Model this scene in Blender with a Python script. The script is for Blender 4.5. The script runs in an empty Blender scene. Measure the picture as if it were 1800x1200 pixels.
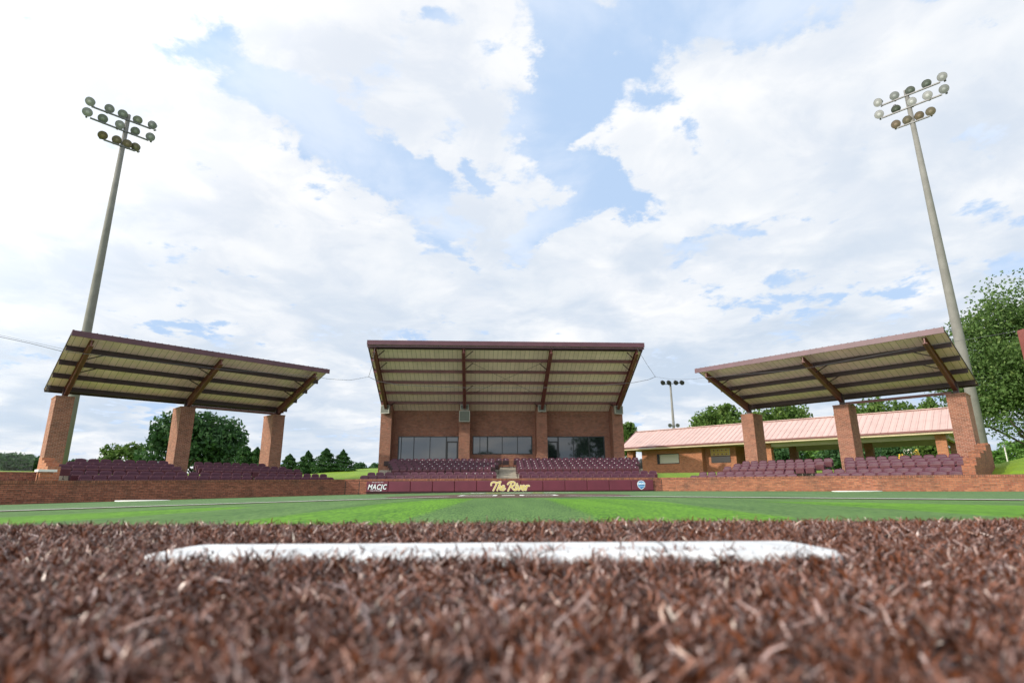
import bpy, math, random
import numpy as np
from mathutils import Vector, Matrix
random.seed(7); rng = np.random.default_rng(11)
S = bpy.context.scene; COL = S.collection
R = math.radians
CAMZ = 0.28                                   # camera just above the pitcher's plate on the mound
# ------------------------------------------------------------------ camera
FPX, PITCH, ROLL = 978.0, math.atan(255/978.0), 0.006
cd = bpy.data.cameras.new('Camera'); cam = bpy.data.objects.new('Camera', cd); COL.objects.link(cam)
cd.sensor_width = 36; cd.lens = FPX/1800*36; cd.clip_start = 0.02; cd.clip_end = 3000
cam.matrix_world = Matrix.Translation((0, 0, CAMZ)) @ Matrix.Rotation(R(90)+PITCH, 4, 'X') @ Matrix.Rotation(ROLL*-1, 4, 'Z')
cd.dof.use_dof = True; cd.dof.focus_distance = 5.0; cd.dof.aperture_fstop = 6.0; cd.dof.aperture_blades = 9
S.camera = cam
S.view_settings.view_transform = 'Standard'; S.view_settings.look = 'None'
S.view_settings.exposure = 0.08; S.view_settings.gamma = 1; S.view_settings.use_curve_mapping = False
# ------------------------------------------------------------------ sun and sky
SX, SY = -0.88, -0.475                        # horizontal direction towards the sun
SUN_EL = R(24)
sd = Vector((SX*math.cos(SUN_EL), SY*math.cos(SUN_EL), math.sin(SUN_EL))).normalized()
sl = bpy.data.lights.new('Sun', 'SUN'); sl.energy = 3.1; sl.angle = R(1.2); sl.color = (1, 0.90, 0.76)
so = bpy.data.objects.new('Sun', sl); COL.objects.link(so)
so.rotation_euler = sd.to_track_quat('Z', 'Y').to_euler()

def NT(tree):
    def n(t, **kw):
        nd = tree.nodes.new(t)
        for k, v in kw.items():
            if k.startswith('i_'):
                nd.inputs[k[2:].replace('_', ' ')].default_value = v
            else: setattr(nd, k, v)
        return nd
    def l(a, b): tree.links.new(a, b)
    def m(op, a, b=None, c=None, clamp=False):
        nd = tree.nodes.new('ShaderNodeMath'); nd.operation = op; nd.use_clamp = clamp
        for i, v in enumerate((a, b, c)):
            if v is None: continue
            if isinstance(v, (int, float)): nd.inputs[i].default_value = v
            else: l(v, nd.inputs[i])
        return nd.outputs[0]
    def mix(fac, a, b, mode='MIX'):
        nd = tree.nodes.new('ShaderNodeMix'); nd.data_type = 'RGBA'; nd.blend_type = mode; nd.clamp_result = False
        for idx, v in ((0, fac), (6, a), (7, b)):
            if isinstance(v, (int, float)): nd.inputs[idx].default_value = v
            elif isinstance(v, tuple): nd.inputs[idx].default_value = (*v, 1) if len(v) == 3 else v
            else: l(v, nd.inputs[idx])
        return nd.outputs[2]
    def ramp(fac, lo, hi):
        nd = tree.nodes.new('ShaderNodeMapRange'); nd.interpolation_type = 'SMOOTHSTEP'
        l(fac, nd.inputs[0]); nd.inputs[1].default_value = lo; nd.inputs[2].default_value = hi
        return nd.outputs[0]
    return n, l, m, mix, ramp

w = bpy.data.worlds.new('World'); S.world = w; w.use_nodes = True
wt = w.node_tree; wt.nodes.clear()
n, l, m, mix, ramp = NT(wt)
sky = n('ShaderNodeTexSky', sky_type='NISHITA', sun_disc=False, sun_elevation=SUN_EL, air_density=1.0, dust_density=1.5)
sky.sun_rotation = math.atan2(sd.x, sd.y)
tc = n('ShaderNodeTexCoord'); sep = n('ShaderNodeSeparateXYZ'); l(tc.outputs['Generated'], sep.inputs[0])
dx, dy, dz = sep.outputs
# two coordinates on the cloud layer: bearing-like and height-like, valid all the way round
ady = m('MAXIMUM', m('ABSOLUTE', dy), 0.12)
px_ = m('DIVIDE', dx, ady); pz_ = m('DIVIDE', dz, ady)
# cloud-layer plane position, for the texture of the clouds themselves
cz = m('ADD', m('MAXIMUM', dz, 0.0), 0.16)
cpos = n('ShaderNodeCombineXYZ'); l(m('DIVIDE', dx, cz), cpos.inputs[0]); l(m('DIVIDE', dy, cz), cpos.inputs[1])
def noise(vec, scale, detail, rough, dist=0.0, off=(0, 0, 0)):
    mp = n('ShaderNodeMapping'); mp.inputs['Location'].default_value = off; l(vec, mp.inputs[0])
    t = n('ShaderNodeTexNoise'); t.inputs['Scale'].default_value = scale; t.inputs['Detail'].default_value = detail
    t.inputs['Roughness'].default_value = rough; t.inputs['Distortion'].default_value = dist
    l(mp.outputs[0], t.inputs['Vector']); return t.outputs['Fac']
cp = cpos.outputs[0]
nb = noise(cp, 1.6, 12, 0.60, 0.1, (3.1, 1.7, 0.2))
nf = noise(cp, 6.5, 10, 0.62, 0.2, (1.1, 5.7, 0))
ns = noise(cp, 1.0, 8, 0.55, 0.3, (7.1, 2.7, 0))
nt = noise(cp, 2.3, 10, 0.54, 0.3, (2.1, 8.7, 0))
wx = m('MULTIPLY', m('SUBTRACT', noise(cp, 2.4, 9, .62, 0, (9, 0, 3)), .5), 0.42)
wz = m('MULTIPLY', m('SUBTRACT', noise(cp, 2.4, 9, .62, 0, (0, 9, 5)), .5), 0.36)
qx = m('ADD', px_, wx); qz = m('ADD', pz_, wz)
# openings of blue between the clouds: centre, half length, half width, tilt, depth
GAPS = [
 (-.36, .69, .25, .075, -38, 1.1), (.11, .87, .055, .21, 0, 1.05), (.42, 1.05, .17, .085, 10, 1.1), (.16, .60, .060, .10, 0, .9),
 (.10, .50, .14, .055, 25, .95), (-.02, .415, .10, .034, 0, .75), (-.37, .43, .12, .035, -25, .42), (.45, .52, .07, .032, 10, .45),
 (-.16, .99, .08, .03, 0, .5), (-.09, .60, .03, .05, 0, .5), (.92, .66, .10, .03, 0, .3), (.40, .72, .035, .07, 0, .4), (.38, .48, .10, .035, 15, .45), (-.62, .30, .14, .03, -10, .4)]
tot = None
for (cx, cz_, a, b, ang, dep) in GAPS:
    ca, sa = math.cos(R(ang)), math.sin(R(ang))
    ux = m('SUBTRACT', qx, cx); uz = m('SUBTRACT', qz, cz_)
    e1 = m('DIVIDE', m('ADD', m('MULTIPLY', ux, ca), m('MULTIPLY', uz, sa)), a)
    e2 = m('DIVIDE', m('SUBTRACT', m('MULTIPLY', uz, ca), m('MULTIPLY', ux, sa)), b)
    g = m('MULTIPLY', m('EXPONENT', m('MULTIPLY', m('ADD', m('MULTIPLY', e1, e1), m('MULTIPLY', e2, e2)), -0.8)), dep)
    tot = g if tot is None else m('MAXIMUM', tot, g)
gapv = m('ADD', m('ADD', tot, m('MULTIPLY', m('SUBTRACT', nb, .5), -2.6)), m('MULTIPLY', m('SUBTRACT', nf, .5), -2.3))
gap = m('MULTIPLY', ramp(gapv, 0.26, 0.58), ramp(dy, -0.2, 0.15))
skyc = mix(1.0, sky.outputs[0], (0.115, 0.115, 0.115), 'MULTIPLY')
blue = mix(0.90, skyc, (0.52, 0.69, 0.95))
# thin veil of cloud over the blue
blue = mix(m('MULTIPLY', ramp(nt, 0.42, 0.68), 0.55), blue, (0.93, 0.97, 1.04))
# brightness of the clouds: thick white overhead on the left, greyer bellies low down and to the right
shade = ramp(ns, 0.38, 0.62); shade2 = ramp(nt, 0.40, 0.62)
belly = m('ADD', m('MULTIPLY', shade, .6), m('MULTIPLY', shade2, .4))
low = m('SUBTRACT', 1.0, ramp(m('ADD', pz_, m('MULTIPLY', m('SUBTRACT', ns, .5), .9)), 0.10, 0.70))
rightw = ramp(px_, -0.6, 0.8)
grey = m('ADD', m('ADD', m('MULTIPLY', low, m('ADD', m('MULTIPLY', belly, 0.85), 0.10)), m('MULTIPLY', m('MULTIPLY', rightw, belly), 0.40)), m('MULTIPLY', belly, .16), clamp=True)
ng = noise(cp, 4.2, 12, 0.60, 0.5, (5.5, .7, 1))
puff = m('ADD', m('MULTIPLY', ramp(ng, .40, .60), .55), m('MULTIPLY', shade2, .45))
cl = mix(grey, mix(puff, (1.0, 1.0, 1.0), (0.78, 0.825, 0.90)), (0.58, 0.68, 0.81))
final = mix(gap, cl, blue)
# the veiled sun makes the clouds around it, behind the camera, much brighter
sdn = n('ShaderNodeVectorMath', operation='DOT_PRODUCT'); l(tc.outputs['Generated'], sdn.inputs[0]); sdn.inputs[1].default_value = tuple(sd)
glow = m('POWER', m('MAXIMUM', m('SUBTRACT', sdn.outputs['Value'], .15), 0.0), 1.5)
gl = m('ADD', 1.0, m('MULTIPLY', glow, 2.0)); gc = n('ShaderNodeCombineXYZ')
for i_, q_ in enumerate((1.0, .97, .90)): l(m('MULTIPLY', gl, m('ADD', q_*.0+1.0, m('MULTIPLY', glow, q_-1.0))), gc.inputs[i_])
final = mix(1.0, final, gc.outputs[0], 'MULTIPLY')
bg = n('ShaderNodeBackground'); l(final, bg.inputs[0]); bg.inputs[1].default_value = 1.0
wo = n('ShaderNodeOutputWorld'); l(bg.outputs[0], wo.inputs[0])

# ------------------------------------------------------------------ helpers
def ray(px, py):
    x, y = px-900, py-600
    x, y = x*math.cos(ROLL)-y*math.sin(ROLL), x*math.sin(ROLL)+y*math.cos(ROLL)
    c, s = math.cos(PITCH), math.sin(PITCH)
    d = (x, FPX*c+y*s, FPX*s-y*c)
    return d[0]/d[1], d[2]/d[1]
def W(px, py, Y):                       # point seen in that direction, Y metres away
    k, s = ray(px, py); return Vector((k*Y, Y, CAMZ+s*Y))

class MB:
    def __init__(s): s.v = []; s.f = []; s.mi = []; s.uv = []; s.sm = []
    def face(s, pts, mi=0, smooth=False, uv=None):
        b = len(s.v); s.v += [tuple(p) for p in pts]; s.f.append(tuple(range(b, b+len(pts)))); s.mi.append(mi); s.sm.append(smooth)
        if uv is None:
            P = [Vector(p) for p in pts]
            nn = (P[1]-P[0]).cross(P[2]-P[0])
            if nn.length > 0: nn.normalize()
            if abs(nn.z) > 0.9: uv = [(p.x, p.y) for p in P]
            else:
                t = Vector((-nn.y, nn.x, 0)); t.normalize(); uv = [(p.dot(t), p.z) for p in P]
        s.uv += uv
    def hexa(s, c, mi=0):               # c: 8 corners, bottom 4 ccw then top 4
        for q in ((3,2,1,0),(4,5,6,7),(0,1,5,4),(1,2,6,5),(2,3,7,6),(3,0,4,7)): s.face([c[i] for i in q], mi)
    def box(s, x0, y0, z0, x1, y1, z1, mi=0):
        s.hexa([Vector(p) for p in ((x0,y0,z0),(x1,y0,z0),(x1,y1,z0),(x0,y1,z0),(x0,y0,z1),(x1,y0,z1),(x1,y1,z1),(x0,y1,z1))], mi)
    def bar(s, a, b, wd, ht, mi=0, up=Vector((0,0,1))):     # beam from a to b
        a, b = Vector(a), Vector(b); d = (b-a).normalized(); side = d.cross(up).normalized(); u2 = side.cross(d).normalized()
        o = [side*(wd/2*i)+u2*(ht/2*j) for i, j in ((-1,-1),(1,-1),(1,1),(-1,1))]
        A = [a+q for q in o]; B = [b+q for q in o]
        for i in range(4):
            j = (i+1) % 4; s.face([A[i], B[i], B[j], A[j]], mi)
        s.face(A, mi); s.face(B[::-1], mi)
    def tube(s, pts, rads, seg=8, mi=0, cap=True):
        rings = []
        for i, p in enumerate(pts):
            p = Vector(p)
            d = (Vector(pts[min(i+1, len(pts)-1)])-Vector(pts[max(i-1, 0)])).normalized()
            a = d.orthogonal() if abs(d.z) < .95 else Vector((1,0,0)); a = (a-d*a.dot(d)).normalized(); b = d.cross(a)
            r = rads[i] if isinstance(rads, (list, tuple)) else rads
            rings.append([p+(a*math.cos(2*math.pi*k/seg)+b*math.sin(2*math.pi*k/seg))*r for k in range(seg)])
        for i in range(len(rings)-1):
            for k in range(seg):
                s.face([rings[i][k], rings[i][(k+1)%seg], rings[i+1][(k+1)%seg], rings[i+1][k]], mi, True)
        if cap: s.face(rings[0][::-1], mi); s.face(rings[-1], mi)
    def build(s, name, mats, parent=None, xf=None):
        me = bpy.data.meshes.new(name); me.from_pydata(s.v, [], s.f)
        if not isinstance(mats, (list, tuple)): mats = [mats]
        for q in mats: me.materials.append(q)
        me.polygons.foreach_set('material_index', s.mi); me.polygons.foreach_set('use_smooth', s.sm)
        ul = me.uv_layers.new(name='UVMap'); ul.data.foreach_set('uv', np.array(s.uv, dtype=np.float32).ravel())
        if any(s.sm):
            import bmesh
            bm = bmesh.new(); bm.from_mesh(me); bmesh.ops.remove_doubles(bm, verts=bm.verts, dist=1e-5); bm.to_mesh(me); bm.free()
        me.update()
        o = bpy.data.objects.new(name, me); COL.objects.link(o)
        if parent: o.parent = parent
        if xf is not None: o.matrix_local = xf
        return o
def tag(o, label=None, cat=None, group=None, kind=None):
    if label: o['label'] = label
    if cat: o['category'] = cat
    if group: o['group'] = group
    if kind: o['kind'] = kind
    return o
def empty(name, loc, rz=0.0, label=None, cat=None, group=None):
    o = bpy.data.objects.new(name, None); COL.objects.link(o); o.location = loc; o.rotation_euler = (0, 0, rz)
    o.empty_display_size = .2; bpy.context.view_layer.update()
    return tag(o, label, cat, group)
def copy_tree(o, parent=None):
    c = o.copy(); COL.objects.link(c)
    if parent: c.parent = parent
    for ch in list(o.children): copy_tree(ch, c)
    return c

# ------------------------------------------------------------------ materials
def mat(name, col=(.5,.5,.5), rough=.6, metal=0.0, spec=.5):
    q = bpy.data.materials.new(name); q.use_nodes = True; b = q.node_tree.nodes['Principled BSDF']
    b.inputs['Base Color'].default_value = (*col, 1); b.inputs['Roughness'].default_value = rough
    b.inputs['Metallic'].default_value = metal; b.inputs['Specular IOR Level'].default_value = spec
    return q
def worn(name, col, rough=.6, metal=0.0, amt=.35, scale=3.0, bump=0.0, spec=.5, fine=40.):
    q = mat(name, col, rough, metal, spec); t = q.node_tree; b = t.nodes['Principled BSDF']; n, l, m, mix, ramp = NT(t)
    tc = n('ShaderNodeTexCoord'); a = n('ShaderNodeTexNoise'); a.inputs['Scale'].default_value = scale; a.inputs['Detail'].default_value = 7
    a.inputs['Roughness'].default_value = .65; l(tc.outputs['Object'], a.inputs['Vector'])
    f = n('ShaderNodeTexNoise'); f.inputs['Scale'].default_value = fine; f.inputs['Detail'].default_value = 4; l(tc.outputs['Object'], f.inputs['Vector'])
    v = m('ADD', m('MULTIPLY', ramp(a.outputs[0], .3, .7), .7), m('MULTIPLY', ramp(f.outputs[0], .3, .7), .3))
    lo = tuple(c*(1-amt) for c in col); hi = tuple(min(1, c*(1+amt*.7)) for c in col)
    l(mix(v, lo, hi), b.inputs['Base Color'])
    if bump:
        bp = n('ShaderNodeBump'); bp.inputs['Strength'].default_value = bump; bp.inputs['Distance'].default_value = .01
        l(f.outputs[0], bp.inputs['Height']); l(bp.outputs[0], b.inputs['Normal'])
    return q
def brick(name, c1, c2, mortar, wdt=.203, row=.0677, soldier=False, stain=.45):
    q = mat(name, c1, .85, 0, .25); t = q.node_tree; b = t.nodes['Principled BSDF']; n, l, m, mix, ramp = NT(t)
    uv = n('ShaderNodeUVMap'); br = n('ShaderNodeTexBrick')
    if soldier: wdt, row, br.offset = .0677, .205, 0.0
    br.inputs['Scale'].default_value = 1; br.inputs['Brick Width'].default_value = wdt; br.inputs['Row Height'].default_value = row
    br.inputs['Mortar Size'].default_value = .0068; br.inputs['Mortar Smooth'].default_value = .2; br.inputs['Bias'].default_value = 0
    br.inputs['Color1'].default_value = (*c1, 1); br.inputs['Color2'].default_value = (*c2, 1); br.inputs['Mortar'].default_value = (*mortar, 1)
    l(uv.outputs[0], br.inputs['Vector'])
    # odd burnt bricks: a cell texture whose cells are the bricks' size
    vo = n('ShaderNodeTexWhiteNoise', noise_dimensions='2D'); sp = n('ShaderNodeSeparateXYZ'); l(uv.outputs[0], sp.inputs[0])
    rr = m('FLOOR', m('DIVIDE', sp.outputs[1], row)); sh = m('MULTIPLY', m('MODULO', rr, 2.0), 0.0 if soldier else wdt*.5)
    cc = m('FLOOR', m('DIVIDE', m('SUBTRACT', sp.outputs[0], sh), wdt)); cb = n('ShaderNodeCombineXYZ'); l(cc, cb.inputs[0]); l(rr, cb.inputs[1]); l(cb.outputs[0], vo.inputs['Vector'])
    burnt = m('MULTIPLY', ramp(vo.outputs[0], .72, .95), m('SUBTRACT', 1.0, br.outputs['Fac']))
    col = mix(m('MULTIPLY', burnt, .55), br.outputs['Color'], tuple(c*.35 for c in c1))
    tc = n('ShaderNodeTexCoord'); a = n('ShaderNodeTexNoise'); a.inputs['Scale'].default_value = 1.1; a.inputs['Detail'].default_value = 8; a.inputs['Roughness'].default_value = .7
    l(tc.outputs['Object'], a.inputs['Vector'])
    col = mix(m('MULTIPLY', ramp(a.outputs[0], .46, .74), stain), col, (.06, .045, .035))
    a2 = n('ShaderNodeTexNoise'); a2.inputs['Scale'].default_value = 14; a2.inputs['Detail'].default_value = 5; l(tc.outputs['Object'], a2.inputs['Vector'])
    col = mix(m('MULTIPLY', ramp(a2.outputs[0], .45, .8), .25), col, (.42, .30, .24))
    l(col, b.inputs['Base Color'])
    bp = n('ShaderNodeBump'); bp.inputs['Strength'].default_value = .5; bp.inputs['Distance'].default_value = .012; bp.invert = True
    l(br.outputs['Fac'], bp.inputs['Height']); l(bp.outputs[0], b.inputs['Normal'])
    return q
M = {}
M['brick'] = brick('brick', (.37,.145,.09), (.22,.078,.052), (.45,.34,.27), stain=.35)
M['brick_box'] = brick('brick_press_box', (.33,.12,.07), (.21,.068,.045), (.36,.27,.21), stain=.5)
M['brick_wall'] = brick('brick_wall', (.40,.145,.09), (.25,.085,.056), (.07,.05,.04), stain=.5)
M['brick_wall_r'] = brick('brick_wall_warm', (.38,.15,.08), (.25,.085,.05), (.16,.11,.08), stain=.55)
M['brick_light'] = brick('brick_orange', (.50,.19,.09), (.38,.13,.065), (.40,.28,.20), stain=.25)
M['soldier'] = brick('brick_soldier', (.36,.14,.08), (.22,.08,.05), (.10,.06,.045), soldier=True, stain=.7)
M['steel'] = worn('maroon_steel', (.17,.055,.05), .45, 0, .3, 2.0)
M['steel_d'] = worn('dark_maroon_steel', (.05,.022,.024), .5, 0, .3, 2.0)
M['fascia'] = worn('maroon_fascia', (.11,.042,.058), .4, 0, .25, 2.0)
M['concrete'] = worn('concrete', (.42,.38,.31), .85, 0, .3, 2.0, .3)
M['pole'] = worn('pole_concrete', (.205,.20,.185), .8, 0, .22, 1.2, .2)
M['galv'] = worn('galvanised', (.17,.17,.175), .5, .5, .25, 4)
M['white'] = worn('white_paint', (.78,.78,.75), .6, 0, .12, 6)
M['seat'] = worn('maroon_plastic', (.092,.027,.048), .5, 0, .22, 2.2, 0, .35)
M['seat_u'] = worn('maroon_plastic_pan', (.10,.024,.036), .42, 0, .22, 2.2, 0, .5)
M['seat_leg'] = mat('seat_iron', (.035,.015,.018), .5)
M['pad'] = worn('padding_vinyl', (.13,.021,.040), .42, 0, .16, 1.4, 0, .5)
M['pad_b'] = mat('padding_edge', (.03,.008,.012), .6)
M['dark'] = mat('dark_interior', (.012,.012,.012), .8)
M['frame'] = mat('dark_frame', (.018,.018,.02), .4)
M['gold'] = mat('gold_vinyl', (.62,.50,.14), .5); M['cream'] = mat('cream_vinyl', (.80,.68,.52), .5)
M['logo_w'] = mat('white_vinyl', (.80,.84,.88), .5); M['logo_b'] = mat('blue_vinyl', (.05,.17,.42), .5)
M['logo_lb'] = mat('light_blue_vinyl', (.22,.45,.70), .5); M['logo_k'] = mat('black_vinyl', (.02,.015,.03), .5)
M['trim'] = worn('cream_trim', (.60,.50,.33), .7, 0, .12, 2)
M['soffit'] = worn('beige_soffit', (.46,.42,.33), .8, 0, .1, 1)
M['shutter'] = mat('roller_shutter', (.52,.50,.40), .6)
M['cable'] = mat('cable', (.10,.10,.11), .5)
M['yellow'] = worn('yellow_paint', (.70,.42,.03), .5, 0, .2, 3)
M['black'] = mat('black_rubber', (.02,.02,.02), .7)
def sheet_mat(name, col, seam, pitch=.305, rough=.5):
    q = mat(name, col, rough); t = q.node_tree; b = t.nodes['Principled BSDF']; n, l, m, mix, ramp = NT(t)
    at = n('ShaderNodeUVMap'); sp = n('ShaderNodeSeparateXYZ'); l(at.outputs[0], sp.inputs[0])
    fr = m('FRACT', m('DIVIDE', sp.outputs[0], pitch)); d = m('ABSOLUTE', m('SUBTRACT', fr, .5))
    line = ramp(d, .44, .485)
    wn = n('ShaderNodeTexWhiteNoise', noise_dimensions='1D'); l(m('FLOOR', m('DIVIDE', sp.outputs[0], pitch)), wn.inputs['W'])
    c = mix(m('MULTIPLY', wn.outputs[0], .35), col, tuple(x*.72 for x in col))
    tc = n('ShaderNodeTexCoord'); a = n('ShaderNodeTexNoise'); a.inputs['Scale'].default_value = 1.5; a.inputs['Detail'].default_value = 7; l(tc.outputs['Object'], a.inputs['Vector'])
    c = mix(m('MULTIPLY', ramp(a.outputs[0], .45, .75), .3), c, tuple(x*.55 for x in col))
    l(mix(m('MULTIPLY', line, .8), c, seam), b.inputs['Base Color'])
    return q
M['under'] = sheet_mat('roof_underside', (.95,.70,.80), (.22,.17,.12), rough=.34)
M['under'].node_tree.nodes['Principled BSDF'].inputs['Specular IOR Level'].default_value = 1.0
M['under_c'] = sheet_mat('roof_underside_cream', (.93,.79,.70), (.22,.17,.12), rough=.34); M['under_c'].node_tree.nodes['Principled BSDF'].inputs['Specular IOR Level'].default_value = 1.0
M['pink'] = sheet_mat('faded_pink_roof', (.60,.415,.375), (.44,.29,.26), .42)
def glass_mat():
    q = mat('window_glass', (.012,.016,.018), .03, 0, .9)
    q.node_tree.nodes['Principled BSDF'].inputs['IOR'].default_value = 1.65
    return q
M['glass'] = glass_mat()
def lens_mat(name, col):
    q = mat(name, col, .45, 0, .4); t = q.node_tree; b = t.nodes['Principled BSDF']; n, l, m, mix, ramp = NT(t)
    uv = n('ShaderNodeUVMap'); g = n('ShaderNodeVectorMath', operation='LENGTH'); l(uv.outputs[0], g.inputs[0])
    r1 = ramp(g.outputs['Value'], .05, .16)
    l(mix(r1, tuple(min(1, c*1.7) for c in col), col), b.inputs['Base Color']); return q
M['lens'] = [lens_mat('lens_green', (.27,.275,.29)), lens_mat('lens_grey', (.32,.32,.335)), lens_mat('lens_dark', (.21,.22,.23))]
M['lens_brown'] = [lens_mat('lens_brown', (.20,.15,.12)), lens_mat('lens_olive', (.18,.15,.12))]

def turf_mat(name, c1, c2, extra=None):
    q = mat(name, c1, .7, 0, .3); t = q.node_tree; b = t.nodes['Principled BSDF']; n, l, m, mix, ramp = NT(t)
    tc = n('ShaderNodeTexCoord')
    mp = n('ShaderNodeMapping'); mp.inputs['Scale'].default_value = (1, .10, 1); l(tc.outputs['Object'], mp.inputs[0])
    def nz(sc, det, v=mp.outputs[0]):
        a = n('ShaderNodeTexNoise'); a.inputs['Scale'].default_value = sc; a.inputs['Detail'].default_value = det; a.inputs['Roughness'].default_value = .7; l(v, a.inputs['Vector']); return a.outputs[0]
    a, f, g = nz(1.6, 6), nz(52, 6), nz(90, 3, tc.outputs['Object'])
    v = m('ADD', m('ADD', m('MULTIPLY', ramp(a, .38, .62), .28), m('MULTIPLY', ramp(f, .43, .57), .66)), m('MULTIPLY', ramp(g, .3, .7), .15), clamp=True)
    c = mix(v, c1, c2)
    if extra:
        for nm, q1, q2 in extra:
            at = n('ShaderNodeAttribute', attribute_name=nm); w_ = m('ADD', at.outputs['Fac'], m('MULTIPLY', m('SUBTRACT', f, .5), .5))
            c = mix(ramp(w_, .3, .7), c, mix(v, q1, q2))
    l(c, b.inputs['Base Color'])
    bp = n('ShaderNodeBump'); bp.inputs['Strength'].default_value = .6; bp.inputs['Distance'].default_value = .02; l(g, bp.inputs['Height']); l(bp.outputs[0], b.inputs['Normal'])
    return q
M['turf'] = turf_mat('dull_green_turf', (.05,.11,.03), (.11,.19,.06))
M['infield'] = turf_mat('artificial_turf', (.022,.078,.012), (.135,.26,.060), [('nap', (.022,.105,.001), (.155,.365,.010)), ('foul', (.04,.105,.03), (.15,.26,.095))])
M['turf_b'] = turf_mat('bright_green_turf', (.065,.19,.008), (.15,.32,.02))
M['turf_g'] = turf_mat('foul_green_turf', (.08,.17,.065), (.15,.27,.10))
M['turf_br'] = turf_mat('brown_turf', (.075,.045,.033), (.14,.085,.062))
M['lawn'] = turf_mat('lawn', (.10,.20,.008), (.24,.36,.02))
M['lawn_d'] = turf_mat('shaded_lawn', (.045,.14,.015), (.10,.22,.03))
def fibre_mat():
    q = mat('brown_turf_fibre', (.2,.1,.07), .36, 0, .7); t = q.node_tree; b = t.nodes['Principled BSDF']; n, l, m, mix, ramp = NT(t)
    at = n('ShaderNodeAttribute', attribute_name='tint'); at.attribute_type = 'GEOMETRY'
    cr = n('ShaderNodeValToRGB'); e = cr.color_ramp; e.interpolation = 'LINEAR'
    e.elements[0].position = 0; e.elements[0].color = (.022,.010,.008, 1); e.elements[1].position = 1; e.elements[1].color = (.50,.39,.37, 1)  # pale end of the ramp stands in for highlights on the fibres
    for p, c in ((.20,(.038,.012,.006)), (.44,(.120,.037,.013)), (.66,(.20,.060,.021)), (.82,(.24,.125,.10))):
        k = e.elements.new(p); k.color = (*c, 1)
    l(at.outputs['Fac'], cr.inputs[0]); l(cr.outputs[0], b.inputs['Base Color'])
    return q
M['fibre'] = fibre_mat()
def leaf_mat(name, c1, c2, c3):
    q = mat(name, c1, .6, 0, .3); t = q.node_tree; b = t.nodes['Principled BSDF']; n, l, m, mix, ramp = NT(t)
    at = n('ShaderNodeAttribute', attribute_name='tint')
    c = mix(ramp(at.outputs['Fac'], 0, .6), c1, c2); c = mix(ramp(at.outputs['Fac'], .7, 1.), c, c3)
    l(c, b.inputs['Base Color'])
    tr = n('ShaderNodeBsdfTranslucent'); l(c, tr.inputs[0]); ms = n('ShaderNodeMixShader'); ms.inputs[0].default_value = .3
    l(b.outputs[0], ms.inputs[1]); l(tr.outputs[0], ms.inputs[2]); l(ms.outputs[0], t.nodes['Material Output'].inputs[0])
    return q
M['leaf_oak'] = leaf_mat('oak_leaves', (.05,.105,.02), (.10,.175,.035), (.18,.26,.065))
M['leaf_shade'] = leaf_mat('shade_tree_leaves', (.05,.105,.022), (.10,.175,.045), (.19,.27,.08))
M['leaf_dark'] = leaf_mat('dark_leaves', (.024,.066,.024), (.048,.115,.038), (.09,.175,.055))
M['leaf_con'] = leaf_mat('conifer_needles', (.022,.07,.02), (.04,.11,.025), (.08,.16,.03))
M['leaf_lt'] = leaf_mat('light_leaves', (.07,.17,.03), (.13,.27,.05), (.2,.36,.08))
M['bark'] = worn('bark', (.10,.075,.055), .9, 0, .4, 5, .5)

# ------------------------------------------------------------------ ground
def sst(a): a = min(1, max(0, a)); return a*a*(3-2*a)
def gz(x, y):                                   # the infield falls gently away to the third-base side
    return -0.24*(max(0.0, -x)/18.3)**1.4
A0 = Vector((-9.25, 31.6)); UL = Vector((-.633, -.775)); NBL = Vector((-.775, .633))
B0 = Vector((8.2, 31.6)); UR = Vector((.717, -.697)); NBR = Vector((.697, .717))
def behind(x, y):                               # distance behind the front brick wall
    p = Vector((x, y)); return max((p-A0).dot(NBL), (p-B0).dot(NBR), y-31.6)
def tz(x, y):
    d = behind(x, y)
    if d < .05: return gz(x, y)
    z = .05 + .25*sst(d/2) + .95*sst((d-3)/10)
    if x < 3: z += 1.5*sst((d-14)/32)*sst((3-x)/8)*sst((x+27)/9)
    t_ = (Vector((x, y))-B0).dot(UR)
    if x > 12 and t_ > 13.0: z += .50*sst((d-.8)/2.2)*sst((t_-13.0)/1.4)*(1-sst((d-8)/14))
    if x < -25 or x > 42: z = min(z, 2.6)
    return z
def sheet(name, x0, x1, y0, y1, nx, ny, zf, m_, dz=0.0, inside=None):
    b = MB(); xs = np.linspace(x0, x1, nx+1); ys = np.linspace(y0, y1, ny+1)
    for i in range(nx):
        for j in range(ny):
            q = [(xs[i],ys[j]),(xs[i+1],ys[j]),(xs[i+1],ys[j+1]),(xs[i],ys[j+1])]
            if inside and not inside((xs[i]+xs[i+1])/2, (ys[j]+ys[j+1])/2): continue
            b.face([(x, y, zf(x, y)+dz) for x, y in q])
    return tag(b.build(name, m_), kind='structure')
b = MB()
RX = [-1500,-600,-250,-120,-80]+list(np.arange(-60, 61, 1.5))+[80,120,250,600,1500]
RY = [-1500,-500,-150,-60,-30]+list(np.arange(-15, 90, 1.5))+[110,150,250,500,1500]
for i in range(len(RX)-1):
    for j in range(len(RY)-1):
        q = [(RX[i],RY[j]),(RX[i+1],RY[j]),(RX[i+1],RY[j+1]),(RX[i],RY[j+1])]
        cx, cy = (RX[i]+RX[i+1])/2, (RY[j]+RY[j+1])/2
        hole = -8 < cx < 8 and -8 < cy < 8
        b.face([(x, y, (gz(x, y)-.08 if behind(x, y) < 2.6 else tz(x, y))) for x, y in q], 1 if behind(cx, cy) > .5 else 0)
tag(b.build('ground', [M['turf'], M['lawn']]), kind='structure')
HOME = Vector((-0.15, 19.0))
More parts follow.
